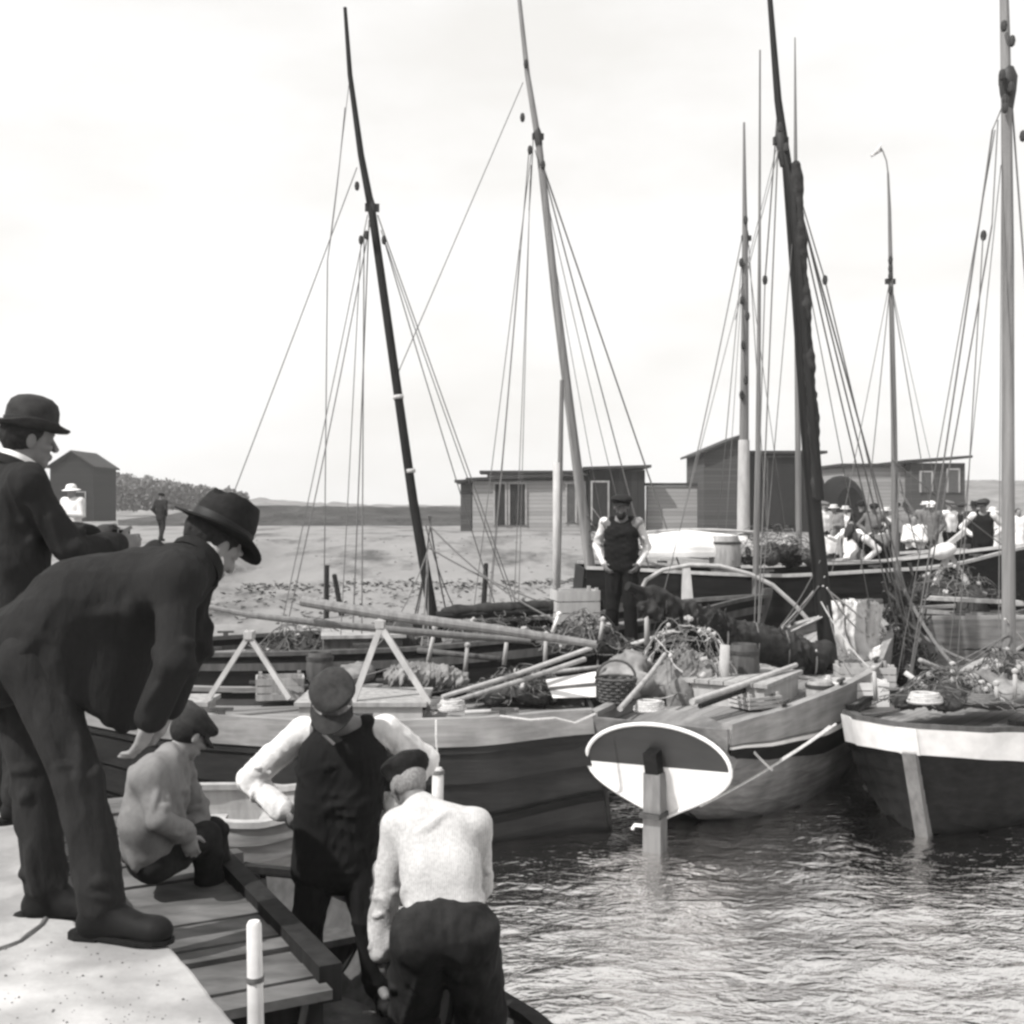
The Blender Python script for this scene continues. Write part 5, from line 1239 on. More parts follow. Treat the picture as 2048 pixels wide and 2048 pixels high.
W = {'w_white': dict(skin=SK, skirt=M['linen'], shirt=M['linen'], boots=M['boot'], hair=M['hair']), 'w_white_hat': dict(skin=SK, skirt=M['linen'], shirt=M['linen'], boots=M['boot'], hair=M['hair'], hat=('sunhat', M['straw'], 0)),
     'w_blouse': dict(skin=SK, skirt=VS, shirt=M['linen'], boots=M['boot'], hair=M['hair'], hat=('boater', M['straw'], 0)), 'shirt_dark': dict(skin=SK, trousers=VS, shirt=M['linen'], boots=M['boot'], hat=('cap', M['mid_cloth'], 0)),
     'pale_boater': dict(skin=SK, trousers=MC, shirt=SH, jacket=M['tweed'], boots=M['boot'], hat=('boater', M['straw'], 0)), 'smock': dict(skin=SK, trousers=TR, shirt=SH, boots=M['boot'], hair=M['hair']),
     'suit_bowler': dict(skin=SK, trousers=SU, shirt=SH, jacket=SU, boots=M['boot'], hat=('bowler', M['felt'], 0)), 'suit_bowler2': dict(skin=SK, trousers=VS, shirt=SH, jacket=VS, boots=M['boot'], hat=('trilby', M['felt'], 0)),
     'grey_cap': dict(skin=SK, trousers=TR, shirt=SH, jacket=MC, boots=M['boot'], hat=('cap', M['felt'], 0)), 'vest': dict(skin=SK, trousers=VS, shirt=SH, waistcoat=VS, boots=M['boot'], hat=('cap', M['felt_grey'], 0)),
     'grey_coat': dict(skin=SK, trousers=TR, shirt=SH, jacket=M['tweed'], boots=M['boot'], hat=('trilby', M['felt_grey'], 0)), 'white_cap': dict(skin=SK, trousers=TR, shirt=MC, jacket=MC, boots=M['boot'], hat=('cap', M['linen'], 0))}
for i, (lb, x, d, z, fc, h, po, wk) in enumerate(crowd):
    J = stand(x, 0, d, fc, h, po, z=z, turn=random.uniform(-25, 25))
    if lb.startswith('stooping'):
        for k in ('che', 'nek', 'hed', 'shL', 'shR', 'elL', 'elR', 'wrL', 'wrR'): J[k] = J[k] + V((.22, 0, -.16)) * ((J[k].z - J['pel'].z) / .6 if k[:2] not in ('wr', 'el') else 1)
    walker(lb, J, W[wk], .03, 40 + i, GR)
more = [
 ('man bending over gear on the grey boat with the pennant mast', 1762, 20.9, -.45, 190, 1.7, 'front', 'vest'),
 ('man in grey stooping beside the bending one on the grey pennant boat', 1728, 21.2, -.45, 20, 1.66, 'front', 'grey_cap'),
 ('man with white sleeves, hands on hips, on the dark boat at the pier', 1966, 23.6, -.28, 250, 1.72, 'hips', 'vest'),
 ('boy in a white shirt low at the rail of the dark boat by the pier', 1830, 23.4, -.35, 230, 1.5, 'front', 'smock'),
 ('man in a pale coat and boater at the back of the crowd', 1850, 35.2, -.35, 260, 1.8, 'down', 'pale_boater'),
 ('woman in white blouse and straw boater at the back left of the crowd', 1690, 34.8, -.35, 275, 1.66, 'down', 'w_blouse'),
 ('man in black with a bowler at the back, left of the sunhat woman', 1965, 35.0, -.35, 265, 1.8, 'down', 'suit_bowler')]
for i, (lb, x, d, z, fc, h, po, wk) in enumerate(more):
    J = stand(x, 0, d, fc, h, po, z=z, turn=random.uniform(-25, 25))
    if 'bending' in lb or 'stooping' in lb:
        a = math.radians(fc)
        for k in ('che', 'nek', 'hed', 'shL', 'shR', 'elL', 'elR', 'wrL', 'wrR'):
            q_ = J[k] - J['pel']; an_ = .95; hx = q_.x * math.cos(a) + q_.y * math.sin(a); sx = -q_.x * math.sin(a) + q_.y * math.cos(a)
            h2 = hx * math.cos(an_) + q_.z * math.sin(an_); z2 = -hx * math.sin(an_) + q_.z * math.cos(an_)
            J[k] = J['pel'] + V((h2 * math.cos(a) - sx * math.sin(a), h2 * math.sin(a) + sx * math.cos(a), z2))
        J['hf'] = V((math.cos(a) * .5, math.sin(a) * .5, -.8)); J['hu'] = V((math.cos(a) * .8, math.sin(a) * .8, .5))
    walker(lb, J, W[wk], .026, 70 + i, GR)
# the planked float the nearest of them stand on
t = thing('float', 'low pale planked float under the woman in white', 'float', P(1700, 1200, 28))
MB().box((7.0, 26.8, -.84), (9.6, 29.6, -.62)).build('deck', M['deck'], t)
for x in (7.2, 8.3, 9.4): MB().tube([(x, 26.9, -.9), (x, 29.5, -.9)], .16, 10).build('barrel_float', M['wood_dark'], t, True)
for x, y in ((7.1, 26.9), (9.5, 29.5)): MB().tube([(x, y, -.6), (x, y, -2.4)], .1, 8).build('pile', M['beam'], t, True)
# ---------------------------------------------------------------- spars on trestles, gear on the decks
def trestle(label, apex, f0, f1, d, df, w=.045):
    t = thing('trestle', label, 'trestle', lerp(P(*f0, df), P(*f1, df), .5), group='trestles carrying the long spars')
    for fx, nm in ((f0, 0), (f1, 1)):
        for e in (-1, 1):
            if e == 1: continue
            MB().beam(P(fx[0], fx[1], df), P(apex[0] + (6 if nm == 0 else -6), apex[1] - 12, d), w, w * 1.1, up=(0, 1, 0)).build('leg', M['wood_pale'], t)
    a = P(apex[0], apex[1] - 4, d); MB().beam(a + V((0, -.06, 0)), a + V((0, .1, 0)), .08, .07).build('crutch', M['wood_pale'], t)
    return t
trestle('left of the two A-shaped pale trestles under the spars', (498, 1274), (414, 1402), (580, 1398), 11.25, 11.1)
trestle('right of the two A-shaped pale trestles, above the bowed fisherman', (760, 1252), (704, 1410), (872, 1428), 10.95, 10.75, .055)
def spar(name, label, pts, r, m, cat='spar'):
    t = thing(name, label, cat, P(*pts[0])); rr = r if isinstance(r, list) else [r] * len(pts)
    MB().tube([P(*p) for p in pts], rr, 10).build('shaft', M[m], t, True); return t
spar('spar', 'thick pale spar resting on the right trestle, its blunt end high at left', [(604, 1202, 11.2), (765, 1229, 10.98), (1000, 1260, 10.9), (1192, 1289, 10.9)], [.05, .05, .044, .035], 'spar_pale')
spar('spar', 'long dark spar resting across the left trestle below the thick pale one', [(420, 1214, 11.5), (498, 1230, 11.3), (650, 1248, 11.3), (905, 1270, 11.6), (1060, 1282, 11.9)], [.022, .028, .035, .036, .03], 'spar_mid')
spar('oar', 'upper of two pale oars slanting up across the deck below the thick spar', [(884, 1394, 10.75), (1030, 1350, 11.2), (1182, 1296, 11.8)], [.02, .024, .024], 'wood_pale', 'oar')
spar('oar', 'lower of two pale oars slanting across the deck below the thick spar', [(876, 1412, 10.65), (1040, 1362, 11.1), (1170, 1318, 11.6)], [.02, .024, .024], 'wood', 'oar')
spar('boat_hook', 'short pale boat hook lying flat on the rail of the long grey boat', [(930, 1425, 10.45), (1036, 1420, 10.6)], [.02, .02], 'wood_pale', 'boat hook')
spar('pole', 'pale pole slanting up to the dark mast across the stern deck', [(1384, 1404, 10.6), (1490, 1368, 11.4), (1592, 1330, 12.4)], [.03, .03, .024], 'wood_pale', 'pole')
spar('pole', 'dark pole lying just under the pale slanting pole', [(1400, 1412, 10.8), (1500, 1376, 11.6), (1606, 1338, 12.6)], [.025, .025, .022], 'spar_dark', 'pole')
spar('pole', 'grey pole slanting to the coil of rope over the oval transom', [(1240, 1418, 10.35), (1300, 1350, 11.2), (1330, 1308, 11.8)], [.025, .024, .02], 'wood', 'pole')
spar('pole', 'dark pole lying low along the deck left of the oars', [(836, 1300, 13), (1000, 1318, 12.6)], [.03, .03], 'wood_dark', 'pole')
spar('post', 'square pale post standing in front of the heap of sailcloth', [(1446, 1395, 11.9), (1450, 1290, 11.9)], [.055, .05], 'wood_pale', 'post')
spar('post', 'pale short post rising from the crumpled sailcloth at centre', [(1294, 1290, 12.6), (1295, 1216, 12.6)], [.03, .03], 'wood_pale', 'post')
def heap(name, label, cat, pts, m, vox=.025, wr=.03, wl=.16, seed=1, part='folds', zf=.7, stretch=(1, 1, .8), ridged=True):
    t = thing(name, label, cat, P(*pts[0][:3])); S = SDF()
    for x, y, d, r in pts: S.ell(P(x, y, d), ((1, 0, 0), (0, 1, 0), (0, 0, 1)), (r, r, r * zf), .06)
    sdf_obj(part, S, vox, M[m], t, wr, wl, seed, 0, stretch, ridged); return t
def tangle(name, label, cat, x, y, d, w, dp, h, n_, seed, mats=('net', 'rope', 'rope_mid'), core='net', corks=0, rr=(.003, .0075)):
    """a heap of net and line: a soft crumpled core under loops of rope, with corks"""
    c = P(x, y, d); t = thing(name, label, cat, c); rg = random.Random(seed); S = SDF()
    for i in range(int(18 + 10 * w)):
        a = rg.uniform(0, 6.28); u_ = rg.random() ** .6; q_ = c + V((math.cos(a) * u_ * w * .85, math.sin(a) * u_ * dp * .85, h * .42 * (1 - u_ ** 2) * rg.uniform(.5, 1.1))); S.ell(q_, ((1, 0, 0), (0, 1, 0), (0, 0, 1)), (rg.uniform(.08, .16), rg.uniform(.08, .16), rg.uniform(.06, .13) * h / .4), .05)
    sdf_obj('heap', S, .018, M[core], t, .035, .11, seed, 0, (1, 1, .8), True)
    for m in mats:
        mb = MB()
        for i in range(int(n_ * 1.7)):
            a = rg.uniform(0, 6.28); u_ = rg.random() ** .5; p = c + V((math.cos(a) * u_ * w, math.sin(a) * u_ * dp, .05 + h * (1 - u_ ** 2) * rg.uniform(.75, 1.15))); pts = []; dv = V((rg.gauss(0, 1), rg.gauss(0, 1), rg.gauss(0, .5))).normalized()
            for k in range(rg.randint(5, 10)):
                pts.append(p.copy()); dv = (dv + V((rg.gauss(0, .55), rg.gauss(0, .55), rg.gauss(0, .35)))).normalized(); p = p + dv * .07
                e_ = ((p.x - c.x) / w) ** 2 + ((p.y - c.y) / dp) ** 2; p.z = min(p.z, c.z + .06 + h * 1.15 * max(.1, 1 - e_)); p.z = max(p.z, c.z + h * .45 * max(0, 1 - e_))
            mb.tube(pts, rg.uniform(*rr), 5)
        o = mb.build({'net': 'net_cord', 'rope': 'tarred_line', 'rope_mid': 'grey_line', 'rope_pale': 'pale_line'}[m], M[m], t, True); o['kind'] = 'stuff'
    for i in range(corks):
        a = rg.uniform(0, 6.28); u_ = rg.random() ** .5; p = c + V((math.cos(a) * u_ * w, math.sin(a) * u_ * dp, h * (1 - u_ ** 2) * 1.05 + .04)); dv = V((rg.gauss(0, 1), rg.gauss(0, 1), rg.gauss(0, .4))).normalized() * .035
        MB().tube([p - dv, p - dv * .8, p + dv * .8, p + dv], [.014, .024, .024, .014], 8).build('cork', M['wood_pale'], t, True)
    return t
tangle('net_heap', 'big pale heap of net, line and sailcloth on the stern deck', 'net', 1372, 1392, 12.2, .58, .5, .72, 20, 3, ('rope_pale', 'rope_mid', 'rope_mid'), 'canvas_mid', 14)
tangle('net_heap', 'dark net heap with corks at the foot of the pennant mast', 'net', 1800, 1345, 15.0, .42, .4, .5, 22, 4, corks=8)
tangle('net_heap', 'long low net heap on the black boat under the dark boom', 'net', 1010, 1288, 14.2, .9, .4, .3, 26, 5, corks=10)
tangle('net_heap', 'dark net heap on the black boat behind the left trestle', 'net', 620, 1310, 14.4, .7, .4, .34, 20, 6, corks=6)
tangle('net_heap', 'tangle of line and net under the oars on the long grey boat', 'net', 1040, 1392, 11.6, .5, .35, .22, 22, 7, corks=5)
tangle('net_heap', 'grey tangle of rope beside the feet of the standing fisherman', 'net', 1175, 1300, 13.5, .45, .35, .36, 22, 8, corks=6)
tangle('net_heap', 'tangle of gear on the bow deck of the white rail boat', 'net', 1900, 1402, 11.8, .5, .4, .26, 22, 9, corks=8)
tangle('net_heap', 'heap of net against the right-hand mast', 'net', 2010, 1385, 12.5, .4, .35, .4, 20, 10, corks=5)
tangle('net_heap', 'net heap on the pale topsided boat below the crossed legs', 'net', 1905, 1200, 16.4, .7, .4, .4, 22, 11, corks=8)
tangle('net_heap', 'heap of dark gear on the high black boat under the short pale mast', 'net', 1540, 1120, 18.6, .9, .5, .45, 24, 12, corks=6)
tangle('net_heap', 'heap of gear on the grey boat below the stooping men', 'net', 1690, 1185, 20.6, .8, .5, .45, 20, 13, corks=6)
heap('sailcloth', 'smaller pale bundle of cloth left of the big sailcloth heap', 'sailcloth', [(1240, 1352, 12.0, .22), (1262, 1330, 12.1, .2), (1222, 1372, 11.8, .2), (1275, 1368, 11.8, .18)], 'canvas_mid', seed=5)
heap('sailcloth', 'white folded cloth on the deck between the legs of the right trestle', 'sailcloth', [(800, 1352, 11.9, .16), (835, 1346, 12, .18), (880, 1350, 12, .18), (910, 1362, 12, .14)], 'canvas_mid', seed=6, wr=.06, wl=.15, vox=.016, zf=.55)
t = thing('jib', 'white furled jib hanging in folds right of the black leaning mast', 'sail', P(1735, 1352, 14.3)); S = SDF(); rg = random.Random(9)
for i in range(13):
    k = i / 12; x0 = 1664 + 96 * k; x1 = 1700 + 60 * k; p0 = P(x0, 1208 + rg.uniform(-4, 6), 14.6 + rg.uniform(-.12, .12)); p1 = P(x1, 1350 - 30 * (1 - k) + rg.uniform(-14, 8), 14.4 + rg.uniform(-.14, .14)); m_ = lerp(p0, p1, .5) + V((-.05 + rg.uniform(-.03, .03), 0, 0))
    r_ = rg.uniform(.035, .06); S.cone(p0, m_, r_, r_ * 1.1, .022); S.cone(m_, p1, r_ * 1.1, r_ * .9, .022)
for i in range(9):
    p = P(1690 + rg.random() * 70, 1300 + rg.random() * 50, 14.35); dv = V((rg.gauss(0, 1), rg.gauss(0, .6), rg.gauss(0, .6))).normalized() * .16; S.cone(p - dv, p + dv, .05, .04, .03)
sdf_obj('folds', S, .016, M['canvas'], t, .02, .1, 7, 0, (1, 1, .3), True)
MB().tube([P(1655, 1206, 14.65), P(1765, 1203, 14.6)], .035, 8).build('yard', M['spar_pale'], t, True)
heap('sack', 'lumpy pale sack on the deck by the wooden hatch behind the spars', 'sack', [(700, 1352, 12.2, .16), (722, 1345, 12.3, .15)], 'canvas_mid', seed=9, wr=.015)
heap('tarpaulin', 'pale tarpaulin spread over gear on the white rail boat', 'tarpaulin', [(1930, 1385, 12, .3), (1985, 1392, 12, .3), (1890, 1395, 11.9, .26), (1960, 1372, 12.3, .3), (2030, 1388, 12.2, .3)], 'canvas_mid', seed=12, wr=.035, zf=.45)
HT = Hull(1.75, [(0, .3), (.4, .42), (.75, .34), (1, .03)], [(0, .0), (.5, .0), (1, .0)], [(0, -.32), (.4, -.4), (1, -.3)], [(0, 2.4), (.5, 2.6), (1, 1.5)], bow_rake=.12)
c = P(1282, 1112, 18.5); t = thing('dinghy', 'small white dinghy lying upturned on the high black boat', 'dinghy', c)
def flip(mb): mb.v = [V((v.x, v.y, -v.z)) for v in mb.v]; return mb
flip(HT.shell(5, .012)).build('hull', M['white_paint'], t, True, local=True); flip(HT.transom()).build('transom', M['white_paint'], t, local=True)
MB().tube([V((.05 + 1.7 * i / 8, 0, .37 + .04 * math.sin(math.pi * i / 8))) for i in range(9)], .022, 6).build('keel', M['wood_pale'], t, True, local=True)
# white board leaning on the deck
t = thing('hatch_board', 'white board leaning on the deck left of the crumpled sailcloth', 'board', P(1140, 1392, 11.3))
q = [P(1092, 1362, 11.35), P(1192, 1346, 11.6), P(1192, 1394, 11.25), P(1106, 1396, 11.1)]
MB().prism(q, (0, .03, .01)).build('board', M['white_paint'], t); MB().beam(lerp(q[0], q[3], .5) + V((0, -.012, 0)), lerp(q[1], q[2], .5) + V((0, -.012, 0)), .02, .05).build('batten', M['pale_paint'], t)
# barrels, baskets, boxes, coils
def barrel(label, x, y, d, r=.17, h=.5, m='wood_dark', lean=0):
    c = P(x, y, d); t = thing('barrel', label, 'barrel', c)
    MB().lathe([(r * .8, 0), (r * .93, h * .2), (r, h * .5), (r * .93, h * .8), (r * .8, h), (r * .76, h - .002), (r * .74, h - .03), (.005, h - .03)], c, None, 18).build('staves', M[m], t, True)
    for k, f in ((.18, .935), (.82, .935)): MB().lathe([(r * f, h * k - .02), (r * f + .008, h * k - .018), (r * f + .008, h * k + .018), (r * f, h * k + .02)], c, None, 18, caps=False).build('hoop', M['iron'], t, True)
barrel('dark barrel right of the square pale post', 1488, 1378, 12.2, .16, .46)
barrel('pale tub on the deck left of the furled white jib', 1640, 1420, 12.2, .15, .3, 'wood')
barrel('dark barrel on the deck of the pale topsided boat', 1945, 1262, 16.3, .22, .55)
barrel('pale barrel standing on the high black boat under the hoop', 1450, 1150, 18.3, .25, .6, 'wood')
barrel('small dark keg between the two trestles', 640, 1372, 12.0, .14, .34)
def box(label, x, y, d, w, dd, h, m, rz=0, name='crate'):
    c = P(x, y, d); t = thing(name, label, 'crate', c, rz)
    n_ = 3; mb = MB()
    for i in range(n_):
        z0 = h * i / n_; z1 = h * (i + 1) / n_ - .012
        for s in (-1, 1): mb.box((-w / 2, s * dd / 2 - .009, z0), (w / 2, s * dd / 2 + .009, z1)); mb.box((s * w / 2 - .009, -dd / 2 + .012, z0 + .001), (s * w / 2 + .009, dd / 2 - .012, z1 - .001))
    mb.build('slats', M[m], t, local=True); MB().box((-w / 2 + .012, -dd / 2 + .012, .005), (w / 2 - .012, dd / 2 - .012, .03)).build('bottom', M[m], t, local=True)
    for sx in (-1, 1):
        for sy in (-1, 1): MB().box((sx * (w / 2 - .035) - .018, sy * (dd / 2 - .03) - .018, .03), (sx * (w / 2 - .035) + .018, sy * (dd / 2 - .03) + .018, h + .02)).build('corner_post', M[m], t, local=True)
box('white crate on deck between the jib and the dark nets', 1712, 1408, 12.6, .55, .4, .26, 'white_paint', .1)
box('pale crate behind the white one beside the mast foot', 1728, 1372, 13.4, .6, .4, .24, 'wood_pale', -.05)
box('grey crate at the left end of the long grey boat', 560, 1395, 11.8, .45, .35, .22, 'wood', .2)
box('pale crate on the black boat left of the standing fisherman', 1150, 1245, 14.2, .5, .4, .4, 'wood_pale', .2)
box('small dark crate on the black boat, near the left mast', 800, 1290, 14.6, .45, .4, .3, 'wood_dark', -.2)
box('pale fish crate lying on the stern deck near the oval transom', 1510, 1412, 11.5, .4, .3, .12, 'wood_pale', .5)
def coil(label, x, y, d, r=.16, m='rope_pale', turns=5, th=.016):
    c = P(x, y, d); t = thing('rope_coil', label, 'rope', c); pts = []
    for i in range(turns * 18):
        a = 2 * math.pi * i / 18; rr = r * (1 - .25 * (i / (turns * 18))) + random.uniform(-.006, .006); pts.append(c + V((rr * math.cos(a), rr * math.sin(a), th + i / 18 * th * 1.1)))
    MB().tube(pts, th, 6).build('coil', M[m], t, True)
coil('pale rope coil on the rail deck at the foot of the right trestle', 905, 1424, 10.7, .12)
coil('dark rope coil beside the foot of the right trestle', 872, 1420, 10.85, .13, 'rope')
coil('pale rope coil on the deck over the oval transom', 1300, 1425, 10.7, .14)
coil('grey rope coil at the foot of the black leaning mast', 1615, 1392, 12.8, .2, 'rope_mid')
coil('pale rope coil on deck behind the white rail', 1850, 1408, 11.4, .16)
coil('dark rope coil on the white rail boat near the right-hand mast', 1965, 1408, 11.5, .16, 'rope')
def basket(label, x, y, d, r=.18, h=.24):
    c = P(x, y, d); t = thing('basket', label, 'basket', c); mb = MB()
    for k in range(8):
        z = h * (k + .5) / 8; R = r * (.78 + .22 * k / 7)
        mb.tube([c + V((R * (1 + .05 * (-1) ** (j + k)) * math.cos(j * math.pi / 12), R * (1 + .05 * (-1) ** (j + k)) * math.sin(j * math.pi / 12), z)) for j in range(25)], h / 15, 5)
    mb.lathe([(r * .75, .005), (.003, .004)], c, None, 16, caps=False)
    mb.build('weave', M['wood_dark'], t, True)
    MB().tube([c + V((r * math.cos(a), 0, h * .95 + r * .9 * math.sin(a))) for a in [math.pi * k / 10 for k in range(11)]], .012, 6).build('handle', M['wood_dark'], t, True)
basket('wicker basket on the stern deck beside the sailcloth heap', 1232, 1405, 11.1)
# fender hanging on the dark hull
t = thing('fender', 'pale cork fender hanging on the dark hull above the striped shirt', 'fender', P(875, 1560, 9.42))
MB().tube([P(876, 1535, 9.42), P(876, 1542, 9.42), P(875, 1600, 9.42), P(875, 1606, 9.42)], [.03, .045, .045, .02], 12).build('fender', M['canvas'], t, True)
MB().tube([P(876, 1540, 9.42), P(876, 1548, 9.42)], .05, 12).build('binding', M['rope'], t, True); MB().tube([P(876, 1535, 9.42), P(872, 1470, 9.46), P(872, 1440, 9.65)], .008, 5).build('lanyard', M['rope_pale'], t, True)
# hoop over the far boat
t = thing('hoop', 'pale bent hoop arching over the side of the high black boat', 'hoop', P(1280, 1180, 17.3))
MB().tube([P(x, y, 17.3) for x, y in ((1278, 1190), (1292, 1160), (1325, 1140), (1380, 1130), (1440, 1132), (1500, 1148), (1545, 1170), (1590, 1210), (1625, 1250))], .03, 8).build('hoop', M['wood_pale'], t, True)
MB().beam(P(1372, 1130, 17.35), P(1375, 1215, 17.2), .1, .1, taper=1.6).build('support', M['wood_pale'], t)
# X-legged trestle with a white arm on the right
t = thing('sheerlegs', 'pale crossed legs standing on the pale boat right of the pennant mast', 'trestle', P(1895, 1180, 17.4))
for a, b in (((1858, 1195), (1902, 1098)), ((1938, 1172), (1894, 1098)), ((1870, 1110), (1930, 1062))): MB().beam(P(*a, 17.4), P(*b, 17.5), .07, .07).build('leg', M['wood_pale'], t)
heap('canvas_bundle', 'small white canvas bundle lashed at the top of the crossed legs', 'bundle', [(1880, 1105, 17.4, .15), (1893, 1098, 17.4, .14)], 'canvas', seed=20, wr=.02)
# planks stacked on the pale boat
for i, (x0, y0, x1, y1, m, lb) in enumerate([(1840, 1195, 2040, 1205, 'wood_pale', 'topmost pale plank laid along the pale topsided boat'), (1845, 1222, 2035, 1232, 'wood', 'grey plank laid below the topmost pale one'), (1960, 1268, 2046, 1240, 'white_paint', 'white plank sticking out towards the right-hand mast')]):
    t = thing('plank', lb, 'plank', P(x0, y0, 16)); MB().beam(P(x0, y0, 15.9), P(x1, y1, 15.9), .2, .05).build('board', M[m], t)
# tangled gear hanging under the pennant mast: dark net hoisted to dry
t = thing('hanging_net', 'tall dark net hoisted to dry below the pennant mast', 'net', P(1800, 1330, 15.4))
rg = random.Random(11); mb = MB()
tops = [P(1770 + rg.uniform(-4, 60), 1150 + rg.uniform(-30, 60), 15.5 + rg.uniform(-.3, .3)) for _ in range(16)]
for a in tops:
    b = P(1765 + rg.random() * 95, 1300 + rg.random() * 50, 15.3 + rg.uniform(-.4, .4)); pts = []
    for k in range(9):
        p = lerp(a, b, k / 8) + V((rg.uniform(-.06, .06), rg.uniform(-.1, .1), rg.uniform(-.03, .03))); pts.append(p)
    mb.tube(pts, [rg.uniform(.012, .035) for _ in pts], 6)
for _ in range(60):
    a = P(1765 + rg.random() * 90, 1170 + rg.random() * 160, 15.4 + rg.uniform(-.3, .3)); b = a + V((rg.uniform(-.22, .22), rg.uniform(-.2, .2), rg.uniform(-.2, .2))); c = lerp(a, b, .5) - V((0, 0, .08))
    mb.tube([a, c, b], rg.uniform(.008, .02), 5)
mb.build('mesh', M['net'], t, True)
MB().tube([P(1795, 1330, 15.4), P(1797, 1120, 15.4)], .035, 8).build('prop', M['wood_dark'], t, True)
# mooring lines and loose ropes
def rope(label, pts, r=.012, m='rope_pale'):
    o = MB().tube([P(*p) for p in pts], r, 6).build('rope', M[m], None, True); tag(o, label, 'rope'); return o
def catpts(a, b, sag, n=10):
    return [(a[0] + (b[0] - a[0]) * t, a[1] + (b[1] - a[1]) * t + sag * 4 * t * (1 - t), a[2] + (b[2] - a[2]) * t) for t in [i / n for i in range(n + 1)]]
rope('pale mooring line from the white rail down to the heel of the oval transom', catpts((1672, 1448, 10.6), (1400, 1612, 10.1), 8), .011)
rope('second pale line from the white rail, slightly left of the mooring line', catpts((1660, 1452, 10.65), (1560, 1520, 10.4), 3), .01)
rope('pale line running from the rail of the planked boat down right', catpts((1470, 1455, 10.3), (1545, 1540, 10.3), 6), .012)
rope('slack pale rope draped along the rail of the long grey boat', [(1000, 1432, 10.1), (1060, 1440, 10.0), (1110, 1436, 10.05), (1150, 1446, 10.1), (1190, 1428, 10.2)], .011)
rope('thin rope hanging down the pale leaning mast to the oars', catpts((1196, 1262, 15), (1195, 1400, 11.4), 0), .011, 'rope_mid')
rope('dark line from the black mast foot to the deck of the white rail boat', catpts((1790, 1140, 15), (1985, 1385, 13), 46), .022, 'rope')
rope('dark rope stay running down from the nets to the right', catpts((1800, 1230, 15), (1990, 1330, 14), 24), .02, 'rope')
# a litter of small upright and slanting things along the far rails
rg = random.Random(5)
stan = [('stanchion', 855, 1330, 870, 1255, 12.6, 'wood_pale', 'pale upright stanchion right of the right trestle apex'), ('stanchion', 930, 1345, 935, 1290, 12.6, 'wood', 'grey stanchion behind the oars'),
        ('stanchion', 1008, 1330, 1015, 1268, 12.8, 'wood_pale', 'pale stanchion under the end of the dark spar'), ('stanchion', 1090, 1330, 1092, 1268, 12.8, 'wood_pale', 'pale stanchion between the spars and the white board'),
        ('stanchion', 1105, 1265, 1118, 1228, 13.4, 'white_paint', 'white post behind the thin end of the thick spar'), ('stanchion', 1200, 1280, 1206, 1238, 13.2, 'wood_pale', 'pale leaning peg at the foot of the pale mast'),
        ('stanchion', 2030, 1398, 2030, 1342, 11.6, 'wood_pale', 'pale stanchion right of the right-hand mast'), ('stanchion', 1993, 1402, 1993, 1366, 11.4, 'wood_pale', 'short pale stanchion left of the right-hand mast foot'),
        ('stanchion', 1905, 1402, 1905, 1328, 11.9, 'wood_pale', 'pale stanchion behind the white rail, left of the tarpaulin'), ('stanchion', 1752, 1402, 1748, 1336, 12.2, 'wood_pale', 'pale stanchion in front of the dark nets')]
for nm, x0, y0, x1, y1, d, m, lb in stan:
    t = thing(nm, lb, 'stanchion', P(x0, y0, d)); MB().tube([P(x0, y0, d), P(x1, y1, d)], [.024, .02], 8).build('post', M[m], t, True); c = P(x1, y1, d); MB().lathe([(.003, .03), (.03, .015), (.034, 0), (.026, -.02)], c, None, 10).build('knob', M[m], t, True)
loose = [(930, 1330, 1040, 1290), (700, 1330, 790, 1312), (840, 1320, 905, 1300), (1230, 1300, 1350, 1262), (1060, 1350, 1240, 1330), (1540, 1345, 1650, 1362), (1810, 1345, 1880, 1395), (1840, 1320, 1900, 1345), (2000, 1320, 2048, 1290), (1760, 1300, 1730, 1390), (1860, 1150, 1800, 1210), (1690, 1185, 1790, 1192)]
names = ['left of the oars, under the dark spar', 'on the black boat above the keg', 'behind the wicker basket', 'across the top of the sailcloth heap', 'in front of the pale crate by the standing fisherman', 'at the foot of the black leaning mast', 'right of the hanging net, sloping down', 'above the tarpaulin on the white rail boat', 'sloping up at the extreme right edge', 'propped against the white crate', 'below the crossed legs', 'laid flat in front of the woman in white']
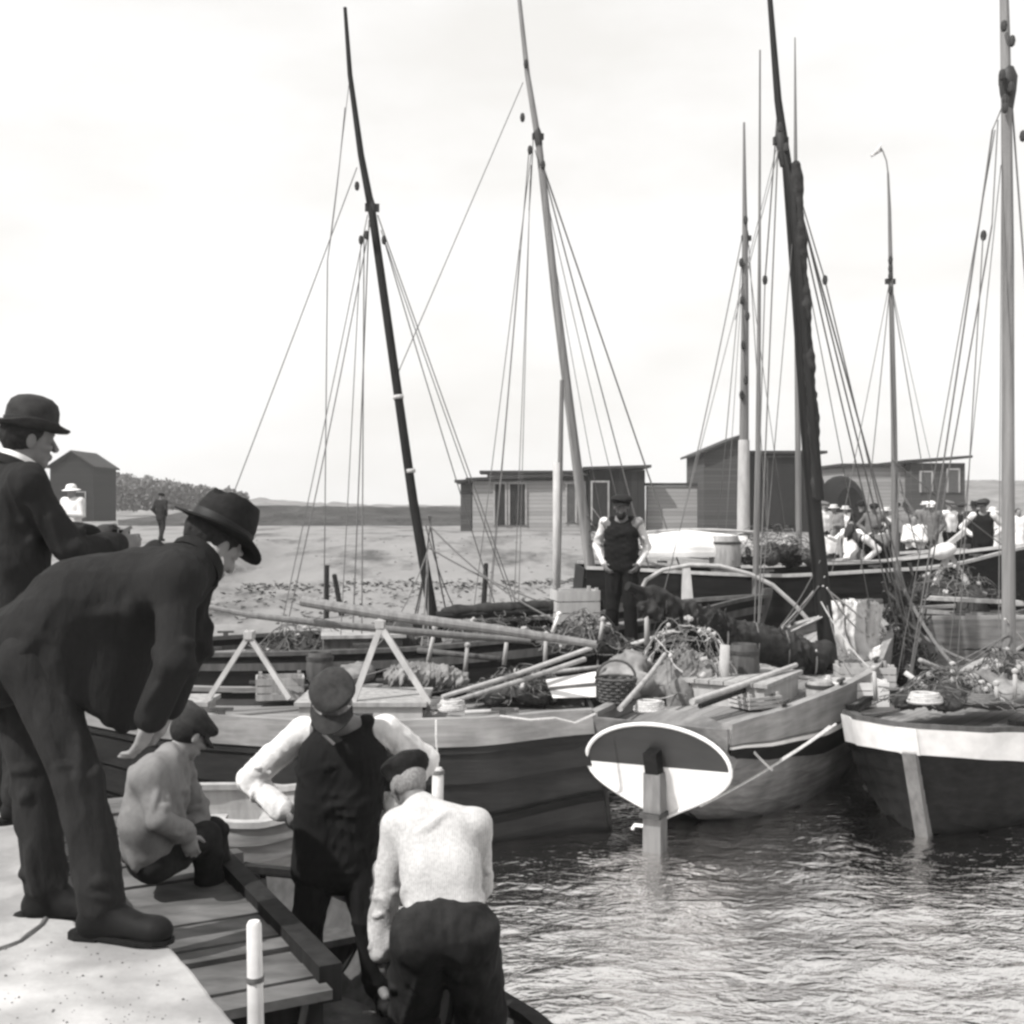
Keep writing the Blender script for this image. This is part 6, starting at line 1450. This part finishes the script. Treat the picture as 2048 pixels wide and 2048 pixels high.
for (x0, y0, x1, y1), nm in zip(loose, names):
    d = 12.4 if y0 > 1340 else (13.6 if y0 > 1250 else 19)
    m = rg.choice(['wood_pale', 'wood', 'wood_pale'])
    t = thing('pole', 'loose ' + {'wood_pale': 'pale', 'wood': 'grey'}[m] + ' pole ' + nm, 'pole', P(x0, y0, d)); MB().tube([P(x0, y0, d), P(x1, y1, d + rg.uniform(-.3, .6))], [.028, .022], 8).build('shaft', M[m], t, True)

# the foreshore: a line of dark weed, stones, and old stakes driven into the sand
rg = random.Random(23); mb = MB()
for i in range(1500):
    x = rg.uniform(-7.5, 3.5); y = 33.5 + 1.2 * mnoise.noise((x * .25, 1, 0)) + rg.gauss(0, .35) - (rg.random() ** 3) * 7
    z = ground_h(x, y); a = rg.uniform(0, 6.28); L_ = rg.uniform(.08, .3); p = V((x, y, z - .01)); d_ = V((math.cos(a), math.sin(a), rg.uniform(.02, .35))) * L_; s_ = V((-math.sin(a), math.cos(a), rg.uniform(-.1, .3))) * rg.uniform(.03, .08)
    b = len(mb.v); mb.v += [p, p + d_ * .5 + s_, p + d_, p + d_ * .5 - s_ * .6]; mb.f.append((b, b + 1, b + 2, b + 3))
tag(mb.build('seaweed', M['net']), 'line of dark dried weed lying along the pale foreshore', 'seaweed', kind='stuff')
mb = MB()
for i in range(260):
    x = rg.uniform(-11, 7); y = rg.uniform(22, 52); r_ = rg.choice((.02, .03, .04, .05)); z = ground_h(x, y)
    mb.lathe([(.004, -r_ * .3), (r_, 0), (r_ * .8, r_ * .5), (.004, r_ * .7)], (x, y, z), None, 7, rg.uniform(.7, 1.5))
tag(mb.build('stones', M['stone_dark']), 'scattered stones on the pale foreshore', 'stones', kind='stuff')
for x0, y0, x1, y1, d, lb in ((652, 1200, 653, 1132, 27, 'thick dark stake on the foreshore left of the leaning dark mast'), (690, 1192, 668, 1150, 27.4, 'leaning dark stake beside the thick stake on the foreshore'), (965, 1182, 972, 1128, 28, 'leaning stake on the foreshore halfway between the two leaning masts')):
    g = P(x0, 0, d); z0 = ground_h(g.x, d); top = P(x1, y1, d); t = thing('stake', lb, 'stake', (g.x, d, z0))
    MB().tube([V((g.x, d, z0 - .4)), V((top.x, d + .05, max(z0 + .35, top.z))), V((top.x, d + .05, max(z0 + .37, top.z + .02)))], [.07, .055, .03], 8).build('stake', M['beam'], t, True)
